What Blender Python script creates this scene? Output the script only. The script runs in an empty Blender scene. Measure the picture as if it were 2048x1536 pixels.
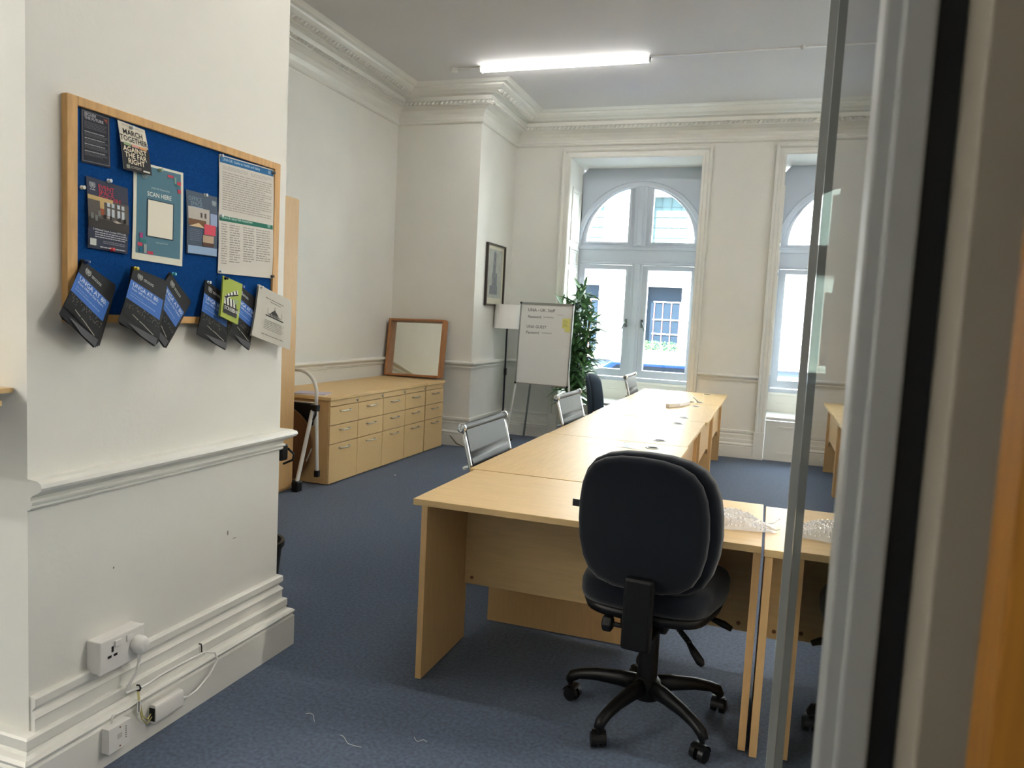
import bpy, bmesh, math, random
from mathutils import Vector, Matrix, Euler
random.seed(7)
S = bpy.context.scene
COL = S.collection
PI = math.pi

# ---------------------------------------------------------------- camera, sky, sun, exposure
RX, UX, FX = Vector((0.944, 0.325, 0.051)), Vector((-0.077, 0.067, 0.995)), Vector((-0.32, 0.943, -0.088))
cam_d = bpy.data.cameras.new('camera')
cam = bpy.data.objects.new('camera', cam_d)
COL.objects.link(cam)
FX.normalize()
RX = (RX - FX * RX.dot(FX)).normalized()
UX = RX.cross(FX)
cam.matrix_world = Matrix(((RX.x, UX.x, -FX.x, 0), (RX.y, UX.y, -FX.y, 0), (RX.z, UX.z, -FX.z, 1.45), (0, 0, 0, 1)))
cam_d.sensor_width = 36
cam_d.lens = 1510.7 * 36 / 2048
cam_d.clip_start = 0.02
cam_d.dof.use_dof = True
cam_d.dof.focus_distance = 3.6
cam_d.dof.aperture_fstop = 26.555 / 4.2
S.camera = cam

world = bpy.data.worlds.new('sky')
S.world = world
world.use_nodes = True
bg = world.node_tree.nodes['Background']
bg.inputs[0].default_value = (0.66, 0.83, 1.0, 1)
bg.inputs[1].default_value = 3.4

sun_d = bpy.data.lights.new('sun', 'SUN')
sun_d.energy = 12
sun_d.angle = 0.01
sun_d.color = (1, 0.985, 0.96)
sun = bpy.data.objects.new('sun', sun_d)
COL.objects.link(sun)
sun.rotation_euler = Vector((0.25, 0.75, -0.85)).to_track_quat('-Z', 'Y').to_euler()

S.view_settings.view_transform = 'Standard'
S.view_settings.look = 'None'
S.view_settings.gamma = 1
S.view_settings.use_curve_mapping = False
S.view_settings.exposure = 2.8
S.cycles.use_denoising = True
S.cycles.max_bounces = 10
S.cycles.diffuse_bounces = 4
S.cycles.transparent_max_bounces = 24
S.cycles.sample_clamp_indirect = 12
S.cycles.caustics_reflective = False
S.cycles.caustics_refractive = False
LAMP = 21.0            # brightness of the ceiling battens

# ---------------------------------------------------------------- materials
def lin(c):
    return tuple(((v / 255) / 12.92 if v / 255 <= 0.04045 else ((v / 255 + 0.055) / 1.055) ** 2.4) for v in c)

MATS = {}
def mat(name, rgb, rough=0.6, metal=0.0, spec=0.5, var=0.0, scale=20, stretch=None, bump=0.0, bscale=None, alpha=1.0, trans=0.0, coat=0.0, sheen=0.0, detail=3.0):
    if name in MATS:
        return MATS[name]
    m = bpy.data.materials.new(name)
    m.use_nodes = True
    nt = m.node_tree
    b = nt.nodes['Principled BSDF']
    c = lin(rgb)
    b.inputs['Base Color'].default_value = (*c, 1)
    b.inputs['Roughness'].default_value = rough
    b.inputs['Metallic'].default_value = metal
    b.inputs['Specular IOR Level'].default_value = spec
    b.inputs['Alpha'].default_value = alpha
    b.inputs['Transmission Weight'].default_value = trans
    b.inputs['Coat Weight'].default_value = coat
    b.inputs['Sheen Weight'].default_value = sheen
    if var or bump:
        tc = nt.nodes.new('ShaderNodeTexCoord')
        mp = nt.nodes.new('ShaderNodeMapping')
        if stretch:
            mp.inputs['Scale'].default_value = stretch
        nt.links.new(tc.outputs['Object'], mp.inputs[0])
    if var:
        n = nt.nodes.new('ShaderNodeTexNoise')
        n.inputs['Scale'].default_value = scale
        n.inputs['Detail'].default_value = detail
        nt.links.new(mp.outputs[0], n.inputs['Vector'])
        r = nt.nodes.new('ShaderNodeValToRGB')
        r.color_ramp.elements[0].position = 0.3
        r.color_ramp.elements[1].position = 0.7
        r.color_ramp.elements[0].color = (*[max(0, v * (1 - var)) for v in c], 1)
        r.color_ramp.elements[1].color = (*[min(1, v * (1 + var)) for v in c], 1)
        nt.links.new(n.outputs['Fac'], r.inputs[0])
        nt.links.new(r.outputs[0], b.inputs['Base Color'])
    if bump:
        n2 = nt.nodes.new('ShaderNodeTexNoise')
        n2.inputs['Scale'].default_value = bscale or scale
        n2.inputs['Detail'].default_value = 4
        nt.links.new(mp.outputs[0], n2.inputs['Vector'])
        bp = nt.nodes.new('ShaderNodeBump')
        bp.inputs['Strength'].default_value = bump
        bp.inputs['Distance'].default_value = 0.01
        nt.links.new(n2.outputs['Fac'], bp.inputs['Height'])
        nt.links.new(bp.outputs[0], b.inputs['Normal'])
    MATS[name] = m
    return m

def emit(name, rgb, strength):
    m = bpy.data.materials.new(name)
    m.use_nodes = True
    b = m.node_tree.nodes['Principled BSDF']
    b.inputs['Base Color'].default_value = (0.8, 0.8, 0.8, 1)
    b.inputs['Emission Color'].default_value = (*rgb, 1)
    b.inputs['Emission Strength'].default_value = strength
    return m

def glass(name, tint, ior=1.5, rough=0.0, haze=0.0):
    m = bpy.data.materials.new(name)
    m.use_nodes = True
    nt = m.node_tree
    nt.nodes.remove(nt.nodes['Principled BSDF'])
    out = nt.nodes['Material Output']
    tr = nt.nodes.new('ShaderNodeBsdfTransparent')
    tr.inputs[0].default_value = (*tint, 1)
    gl = nt.nodes.new('ShaderNodeBsdfGlossy')
    gl.inputs['Roughness'].default_value = rough
    fr = nt.nodes.new('ShaderNodeFresnel')
    fr.inputs[0].default_value = ior
    ge = nt.nodes.new('ShaderNodeNewGeometry')
    inv = nt.nodes.new('ShaderNodeMath'); inv.operation = 'SUBTRACT'
    inv.inputs[0].default_value = 1
    nt.links.new(ge.outputs['Backfacing'], inv.inputs[1])
    mu = nt.nodes.new('ShaderNodeMath'); mu.operation = 'MULTIPLY'
    nt.links.new(fr.outputs[0], mu.inputs[0]); nt.links.new(inv.outputs[0], mu.inputs[1])
    mx = nt.nodes.new('ShaderNodeMixShader')
    nt.links.new(mu.outputs[0], mx.inputs[0])
    base = tr.outputs[0]
    if haze:
        df = nt.nodes.new('ShaderNodeBsdfDiffuse')
        df.inputs[0].default_value = (0.93, 0.93, 0.93, 1)
        m2 = nt.nodes.new('ShaderNodeMixShader'); m2.inputs[0].default_value = haze
        nt.links.new(tr.outputs[0], m2.inputs[1]); nt.links.new(df.outputs[0], m2.inputs[2])
        base = m2.outputs[0]
    nt.links.new(base, mx.inputs[1]); nt.links.new(gl.outputs[0], mx.inputs[2])
    nt.links.new(mx.outputs[0], out.inputs[0])
    MATS[name] = m
    return m

WALL = mat('wall_paint', (224, 223, 216), 0.55, var=0.025, scale=2.5, bump=0.06, bscale=60)
TRIM = mat('trim_gloss', (226, 225, 218), 0.3, var=0.02, scale=5, bump=0.03, bscale=25)
CEIL = mat('ceiling_paint', (212, 209, 206), 0.8, var=0.02, scale=1.5)
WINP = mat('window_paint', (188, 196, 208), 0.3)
CARPET = mat('carpet_blue', (82, 95, 116), 1.0, spec=0.1, var=0.30, scale=70, bump=0.5, bscale=300, sheen=0.15, detail=6)
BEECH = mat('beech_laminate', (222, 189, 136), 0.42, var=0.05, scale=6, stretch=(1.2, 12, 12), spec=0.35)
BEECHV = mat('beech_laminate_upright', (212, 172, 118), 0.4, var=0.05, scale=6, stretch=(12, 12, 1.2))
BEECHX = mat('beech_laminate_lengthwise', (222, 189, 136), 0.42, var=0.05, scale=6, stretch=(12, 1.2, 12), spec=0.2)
OAK = mat('oak_veneer', (140, 92, 24), 0.6, spec=0.3, var=0.22, scale=9, stretch=(9, 9, 0.7))
FRAMEW = mat('board_frame_wood', (206, 162, 102), 0.5, var=0.12, scale=10, stretch=(6, 6, 1))
MIRW = mat('walnut_frame', (166, 114, 70), 0.45, var=0.12, scale=8, stretch=(8, 8, 1))
BROWN = mat('brown_laminate', (126, 88, 56), 0.5, var=0.05)
FELT = mat('blue_felt', (14, 66, 128), 0.95, spec=0.1, var=0.12, scale=120, bump=0.2, bscale=200)
BLACKF = mat('black_fabric', (13, 19, 28), 0.95, spec=0.15, var=0.1, scale=300, bump=0.15, bscale=400, sheen=0.3)
BLACKP = mat('black_plastic', (13, 13, 14), 0.42, spec=0.35)
DARKB = mat('dark_blue_fabric', (50, 66, 82), 0.9, var=0.1, scale=200)
LEATHER = mat('black_leatherette', (34, 37, 39), 0.5, spec=0.4)
CHROME = mat('chrome', (225, 228, 230), 0.12, metal=1.0)
STEEL = mat('brushed_steel', (190, 186, 176), 0.3, metal=1.0)
WHITEP = mat('white_plastic', (228, 226, 222), 0.35)
WHITEM = mat('white_metal_tube', (215, 215, 210), 0.35)
DARK = mat('dark_void', (14, 14, 15), 0.8)
ALU = mat('aluminium', (160, 163, 162), 0.4, metal=0.9)
BOARDW = mat('whiteboard_surface', (226, 226, 223), 0.2)
INK = mat('marker_ink', (95, 98, 98), 0.6)
MIRROR = mat('mirror_glass', (235, 235, 225), 0.02, metal=1.0)
SHADE = mat('lamp_shade_fabric', (244, 242, 236), 0.8)
GREYP = mat('grey_frame_paint', (152, 153, 151), 0.5, var=0.03, scale=3)
GREYJ = mat('grey_jamb_paint', (146, 138, 124), 0.6, var=0.03, scale=3)
GASK = mat('black_gasket', (18, 21, 27), 0.6)
SEAL = mat('edge_seal_grey', (152, 153, 150), 0.4)
PANE = glass('window_glass', (0.97, 0.985, 0.98))
DOORG = glass('door_glass', (0.22, 0.25, 0.24), 1.8)
BUBBLE = glass('bubble_film', (0.97, 0.97, 0.97), 1.45, 0.15, haze=0.5)
LEDFILL = emit('added_fill_batten', (1.0, 0.95, 0.86), LAMP * 1.2)
LEDNEAR = emit('batten_light_near', (1.0, 0.95, 0.86), LAMP * 0.5)
LEDROOM = emit('batten_light_room', (1.0, 0.99, 0.96), LAMP * 0.32)
LEDFILLHALL = emit('added_fill_batten_hall', (1.0, 0.97, 0.91), LAMP * 1.5)
LEDFILLCOR = emit('added_fill_batten_corridor', (1.0, 0.97, 0.91), LAMP * 0.45)
STONE = mat('white_stone', (236, 232, 222), 0.8, var=0.03, scale=2)
ROADM = mat('asphalt', (120, 122, 125), 0.9, var=0.1, scale=30)

# ---------------------------------------------------------------- mesh builder
WPOS = {}
class MB:
    def __init__(s):
        s.v, s.f = [], []
    def add(s, vs, fs):
        o = len(s.v)
        s.v += [Vector(p) for p in vs]
        s.f += [tuple(i + o for i in f) for f in fs]
        return s
    def box(s, x0, x1, y0, y1, z0, z1, M=None):
        vs = [Vector(p) for p in ((x0, y0, z0), (x1, y0, z0), (x1, y1, z0), (x0, y1, z0), (x0, y0, z1), (x1, y0, z1), (x1, y1, z1), (x0, y1, z1))]
        if M: vs = [M @ p for p in vs]
        return s.add(vs, [(0, 3, 2, 1), (4, 5, 6, 7), (0, 1, 5, 4), (1, 2, 6, 5), (2, 3, 7, 6), (3, 0, 4, 7)])
    def loft(s, rings, cap=True, close=False):
        n = len(rings[0]); vs = [p for r in rings for p in r]; fs = []
        R = len(rings)
        for i in range(R if close else R - 1):
            a, b = i * n, ((i + 1) % R) * n
            for k in range(n):
                fs.append((a + k, a + (k + 1) % n, b + (k + 1) % n, b + k))
        if cap and not close:
            fs.append(tuple(range(n))[::-1]); fs.append(tuple((R - 1) * n + k for k in range(n)))
        return s.add(vs, fs)
    def cyl(s, a, b, r0, r1=None, n=14, cap=True):
        a, b = Vector(a), Vector(b); r1 = r0 if r1 is None else r1
        d = (b - a).normalized(); t = Vector((0, 0, 1)) if abs(d.z) < 0.9 else Vector((1, 0, 0))
        u = d.cross(t).normalized(); w = d.cross(u)
        ring = lambda c, r: [c + (u * math.cos(2 * PI * k / n) + w * math.sin(2 * PI * k / n)) * r for k in range(n)]
        return s.loft([ring(a, r0), ring(b, r1)], cap)
    def tube(s, pts, r, n=8, closed=False):
        pts = [Vector(p) for p in pts]; rings = []; prev = None; N = len(pts)
        for i, p in enumerate(pts):
            if closed: d = (pts[(i + 1) % N] - pts[i - 1]).normalized()
            else: d = (pts[min(i + 1, N - 1)] - pts[max(i - 1, 0)]).normalized()
            if prev is None:
                t = Vector((0, 0, 1)) if abs(d.z) < 0.9 else Vector((1, 0, 0)); u = d.cross(t).normalized()
            else:
                u = (prev - d * prev.dot(d)).normalized()
            prev = u; w = d.cross(u); rr = r[i] if isinstance(r, (list, tuple)) else r
            rings.append([p + (u * math.cos(2 * PI * k / n) + w * math.sin(2 * PI * k / n)) * rr for k in range(n)])
        return s.loft(rings, not closed, closed)
    def lathe(s, prof, c=(0, 0, 0), n=20, axis='z'):
        c = Vector(c); rings = []
        for r, h in prof:
            ring = []
            for k in range(n):
                x, y = r * math.cos(2 * PI * k / n), r * math.sin(2 * PI * k / n)
                ring.append(c + (Vector((x, y, h)) if axis == 'z' else Vector((h, x, y)) if axis == 'x' else Vector((x, h, y))))
            rings.append(ring)
        return s.loft(rings)
    def prism(s, poly, h0, h1, fn):
        n = len(poly)
        return s.loft([[Vector(fn(a, b, h0)) for a, b in poly], [Vector(fn(a, b, h1)) for a, b in poly]])
    def ringplate(s, outer, inner, y0, y1):
        n = len(outer); vs = []
        for y in (y0, y1):
            vs += [(a, y, b) for a, b in outer]; vs += [(a, y, b) for a, b in inner]
        fs = []
        for k in range(n):
            j = (k + 1) % n
            fs += [(k, j, n + j, n + k), (2 * n + k, 3 * n + k, 3 * n + j, 2 * n + j), (k, 2 * n + k, 2 * n + j, j), (n + k, n + j, 3 * n + j, 3 * n + k)]
        return s.add(vs, fs)
    def pillow(s, outline, layers, fn, caps=(0.75, 0.45, 0.2)):
        cx = sum(p[0] for p in outline) / len(outline); cz = sum(p[1] for p in outline) / len(outline)
        L = [(layers[0][0] * c, layers[0][1]) for c in caps[::-1]] + list(layers) + [(layers[-1][0] * c, layers[-1][1]) for c in caps]
        return s.loft([[Vector(fn(cx + (a - cx) * k, cz + (b - cz) * k, d)) for a, b in outline] for k, d in L])
    def sphere(s, c, r, n=10, sc=(1, 1, 1)):
        prof = [(max(1e-4, r * math.sin(PI * i / (n // 2 + 1))), -r * math.cos(PI * i / (n // 2 + 1))) for i in range(n // 2 + 2)]
        o = len(s.v); s.lathe(prof, (0, 0, 0), n)
        for i in range(o, len(s.v)):
            p = s.v[i]; s.v[i] = Vector((p.x * sc[0], p.y * sc[1], p.z * sc[2])) + Vector(c)
        return s
    def xf(s, M, start=0):
        for i in range(start, len(s.v)): s.v[i] = M @ s.v[i]
        return s
    def obj(s, name, m, parent=None, smooth=False, bevel=0.0, kind=None, label=None, cat=None, group=None, loc=None, subsurf=0, fixn=True):
        me = bpy.data.meshes.new(name)
        if parent is not None: base = WPOS[parent.name]
        elif loc is not None: base = Vector(loc)
        elif cat:
            xs = [p.x for p in s.v]; ys = [p.y for p in s.v]; zs = [p.z for p in s.v]
            base = Vector(((min(xs) + max(xs)) / 2, (min(ys) + max(ys)) / 2, min(zs)))
        else: base = Vector((0, 0, 0))
        me.from_pydata([p - base for p in s.v], [], s.f)
        me.update()
        if fixn:
            bm = bmesh.new(); bm.from_mesh(me); bmesh.ops.recalc_face_normals(bm, faces=bm.faces); bm.to_mesh(me); bm.free()
        if smooth:
            me.polygons.foreach_set('use_smooth', [True] * len(me.polygons))
        me.materials.append(m)
        o = bpy.data.objects.new(name, me); COL.objects.link(o)
        if parent is not None: o.parent = parent
        else: o.location = base
        WPOS[o.name] = base
        if bevel:
            b = o.modifiers.new('bevel', 'BEVEL'); b.width = bevel; b.segments = 2; b.limit_method = 'ANGLE'
        if subsurf:
            q = o.modifiers.new('sub', 'SUBSURF'); q.levels = q.render_levels = subsurf
        elif smooth == 'auto' or (smooth and bevel):
            pass
        if smooth == 'edge':
            e = o.modifiers.new('es', 'EDGE_SPLIT'); e.split_angle = 0.7
        tag(o, label, cat, group, kind)
        return o

def tag(o, label=None, cat=None, group=None, kind=None):
    if label: o['label'] = label
    if cat: o['category'] = cat
    if group: o['group'] = group
    if kind: o['kind'] = kind
    return o

def thing(name, loc, label, cat, group=None):
    o = bpy.data.objects.new(name, None); COL.objects.link(o); o.location = loc; o.empty_display_size = 0.05
    WPOS[o.name] = Vector(loc)
    return tag(o, label, cat, group)

def dup(root, loc, rotz=None, label=None, group=None):
    r = root.copy(); COL.objects.link(r); r.location = loc
    if rotz is not None: r.rotation_euler = (0, 0, rotz)
    WPOS[r.name] = Vector(loc)
    if label: r['label'] = label
    if group: r['group'] = group
    for ch in list(root.children):
        c = ch.copy(); COL.objects.link(c); c.parent = r
        for g in list(ch.children):
            d = g.copy(); COL.objects.link(d); d.parent = c
    return r

def sweep(path, prof, fn=None):
    """closed profile (offset to the right of the path, height) swept with mitred corners"""
    fn = fn or (lambda x, y, h: (x, y, h)); P = [Vector((a, b)) for a, b in path]; N = len(P); rings = []
    for i in range(N):
        d0 = (P[i] - P[i - 1]).normalized() if i else None
        d1 = (P[i + 1] - P[i]).normalized() if i < N - 1 else None
        n0 = Vector((d0.y, -d0.x)) if d0 else None; n1 = Vector((d1.y, -d1.x)) if d1 else None
        m = n1 if n0 is None else n0 if n1 is None else (n0 + n1) / (1 + n0.dot(n1))
        rings.append([Vector(fn(P[i].x + m.x * o, P[i].y + m.y * o, h)) for o, h in prof])
    return MB().loft(rings)

def text_geo(s, size=1.0, bold=0.0, align='LEFT', space=1.0):
    cu = bpy.data.curves.new('txt', 'FONT'); cu.body = s; cu.size = size; cu.offset = bold; cu.align_x = align
    cu.resolution_u = 2; cu.space_line = space
    o = bpy.data.objects.new('txt', cu); COL.objects.link(o)
    dg = bpy.context.evaluated_depsgraph_get(); me = bpy.data.meshes.new_from_object(o.evaluated_get(dg))
    vs = [tuple(v.co) for v in me.vertices]; fs = [tuple(p.vertices) for p in me.polygons]
    bpy.data.objects.remove(o); bpy.data.curves.remove(cu); bpy.data.meshes.remove(me)
    return vs, fs

# ---------------------------------------------------------------- setting: room shell
ZC = 3.82
XL, YN, XN, YF, YB = -4.1, 7.7, -3.1, 8.88, 9.45
PX, PY0, PY1 = -1.905, 1.51, 2.64
def struct(mb, name, m, parent=None, **k):
    return mb.obj(name, m, parent, kind='structure', **k)

struct(MB().box(-6.2, 6.0, -3.2, 8.9, -0.2, 0), 'floor', CARPET)
struct(MB().box(-6.2, 6.0, -3.2, 9.9, ZC, ZC + 0.3), 'ceiling', CEIL)
struct(MB().box(XL - 0.3, XL, PY1 - 0.2, 9.9, 0, ZC), 'wall_left', WALL)
struct(MB().box(-6.2, PX, PY0, PY1, 0, ZC), 'wall_near_left', WALL)
struct(MB().box(XL, XN, YN, 9.75, 0, ZC), 'wall_chimney_breast', WALL)
struct(MB().box(5.6, 5.9, -3.2, 9.9, 0, ZC), 'wall_right', WALL)
struct(MB().box(-6.2, 5.9, -3.2, -3.0, 0, ZC), 'wall_back', WALL)
struct(MB().box(-6.2, -6.0, -3.2, PY0, 0, ZC), 'wall_corridor', WALL)
struct(MB().box(0.5, 5.6, 0.63, 0.78, 0, ZC), 'wall_partition', WALL)
WINS = [-1.6425, 0.7615, 3.1655]
HW = 0.7575
far = MB()
edges = [XN] + [e for c in WINS for e in (c - HW, c + HW)] + [5.6]
for i in range(0, len(edges), 2):
    far.box(edges[i], edges[i + 1], YF, 9.75, 0, ZC)
for c in WINS:
    far.box(c - HW, c + HW, YF, 9.75, 3.355, ZC)
    far.box(c - HW, c + HW, YB + 0.09, 9.75, 0, 0.74)
struct(far, 'wall_window', WALL)

# cornice with its bead and leaf enrichment
corn = [(0, 3.50), (0.018, 3.503), (0.03, 3.515), (0.03, 3.532), (0.014, 3.542), (0.012, 3.565), (0.028, 3.60), (0.06, 3.635), (0.115, 3.66), (0.140, 3.662), (0.140, 3.70), (0.156, 3.704), (0.160, 3.745), (0.185, 3.752), (0.19, 3.748),
        (0.235, 3.748), (0.25, 3.756), (0.31, 3.768), (0.35, 3.785), (0.36, 3.80), (0.40, 3.803), (0.42, 3.812), (0.45, ZC), (0, ZC)]
cpath = [(XL, PY1), (XL, YN), (XN, YN), (XN, YF), (5.6, YF)]
cor = struct(sweep(cpath, corn), 'trim_cornice', TRIM)
def along(path, off, step):
    P = [Vector(p) for p in path]; out = []
    for a, b in zip(P, P[1:]):
        d = (b - a); L = d.length; d.normalize(); n = Vector((d.y, -d.x)); k = int(L / step)
        for i in range(k):
            out.append((a + d * (i + 0.5) * L / k + n * off, d, n))
    return out
bead = MB()
for p, d, n in along([(XL + 0.0, PY1 + 1.2), (XL, YN - 0.14), ], 0.152, 0.052) + along([(XL + 0.15, YN), (XN + 0.14, YN)], 0.152, 0.052) + along([(XN, YN - 0.14), (XN, YF - 0.15)], 0.152, 0.052) + along([(XN + 0.15, YF), (3.0, YF)], 0.152, 0.052):
    c = Vector((p.x, p.y, 3.684)); a = Vector((d.x, d.y, 0)); q = Vector((n.x, n.y, 0)); z = Vector((0, 0, 1))
    bead.add([c - a * 0.022 - z * 0.017, c + a * 0.002 - z * 0.017, c + a * 0.022 + z * 0.017, c - a * 0.002 + z * 0.017, c + q * 0.024 - a * 0.006 - z * 0.010, c + q * 0.024 + a * 0.006 + z * 0.002],
             [(0, 1, 4), (1, 2, 5), (1, 5, 4), (2, 3, 5), (3, 0, 4), (3, 4, 5), (0, 3, 2, 1)])
bead.obj('bead_moulding', TRIM, cor, kind='stuff')
leaf = MB()
for p, d, n in along([(XL, PY1 + 1.2), (XL, YN - 0.3)], 0.275, 0.105) + along([(XN, YN - 0.28), (XN, YF - 0.3)], 0.275, 0.105):
    c = Vector((p.x, p.y, 3.757)); a = Vector((d.x, d.y, 0)); q = Vector((n.x, n.y, 0.22)).normalized(); z = Vector((0, 0, 1))
    for s_ in (-1, 1):
        leaf.add([c + a * 0.006 * s_ - q * 0.03, c + a * 0.042 * s_ - q * 0.01, c + a * 0.036 * s_ + q * 0.03, c + a * 0.008 * s_ + q * 0.04, c + a * 0.024 * s_ - z * 0.022],
                 [(0, 1, 4), (1, 2, 4), (2, 3, 4), (3, 0, 4)])
    c2 = c + a * 0.052
    leaf.add([c2 - q * 0.03 - a * 0.006, c2 - q * 0.03 + a * 0.006, c2 + q * 0.035, c2 - z * 0.016], [(0, 1, 3), (1, 2, 3), (2, 0, 3)])
leaf.obj('leaf_moulding', TRIM, cor, kind='stuff')

dado = [(0, 0.850), (0.008, 0.851), (0.012, 0.857), (0.008, 0.862), (0.016, 0.866), (0.018, 0.873), (0.011, 0.878), (0.011, 0.886), (0.018, 0.893), (0.032, 0.899), (0.048, 0.908), (0.053, 0.917), (0.05, 0.928), (0.035, 0.936), (0, 0.938)]
sk_low = [(0, 0), (0.056, 0), (0.056, 0.128), (0.05, 0.135), (0.055, 0.141), (0.058, 0.149), (0.05, 0.158), (0.036, 0.163), (0.03, 0.172), (0.034, 0.178), (0.034, 0.205), (0.028, 0.21), (0, 0.21)]
sk_up = [(0, 0.205), (0.018, 0.21), (0.018, 0.246), (0.022, 0.25), (0.016, 0.26), (0.007, 0.268), (0.012, 0.276), (0.02, 0.284), (0.02, 0.306), (0.012, 0.312), (0, 0.312)]
struct(sweep([(PX, PY0), (PX, PY1), (XL, PY1)], dado), 'trim_dado_near', TRIM, smooth=False)
struct(sweep([(-6.0, PY0), (PX, PY0), (PX, PY1), (XL, PY1)], sk_low), 'baseboard_near', TRIM)
struct(sweep([(PX, PY0 + 0.004), (PX, PY1), (XL, PY1)], sk_up), 'baseboard_near_top', TRIM)
ARC = 0.11
dp = [(XL, PY1), (XL, YN), (XN, YN), (XN, YF), (WINS[0] - HW - ARC, YF)]
struct(sweep(dp, dado), 'trim_dado_left', TRIM)
struct(sweep(dp, sk_low), 'baseboard_left', TRIM)
struct(sweep(dp, sk_up), 'baseboard_left_top', TRIM)
bays = [(WINS[0] + HW + ARC, WINS[1] - HW - ARC), (WINS[1] + HW + ARC, WINS[2] - HW - ARC), (WINS[2] + HW + ARC, 5.6)]
for a, b in bays:
    t = struct(sweep([(a, YF), (b, YF)], dado), 'trim_dado_window', TRIM)
    t = struct(sweep([(a, YF), (b, YF)], sk_low), 'baseboard_window', TRIM)
    t2 = struct(sweep([(a, YF), (b, YF)], sk_up), 'baseboard_window_top', TRIM)
    struct(MB().lathe([(0.022, 0), (0.022, -0.006), (0.016, -0.008)], (a + 0.3, YF - 0.056, 0.07), 16, 'y'), 'blank_plate', TRIM, t)

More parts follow.
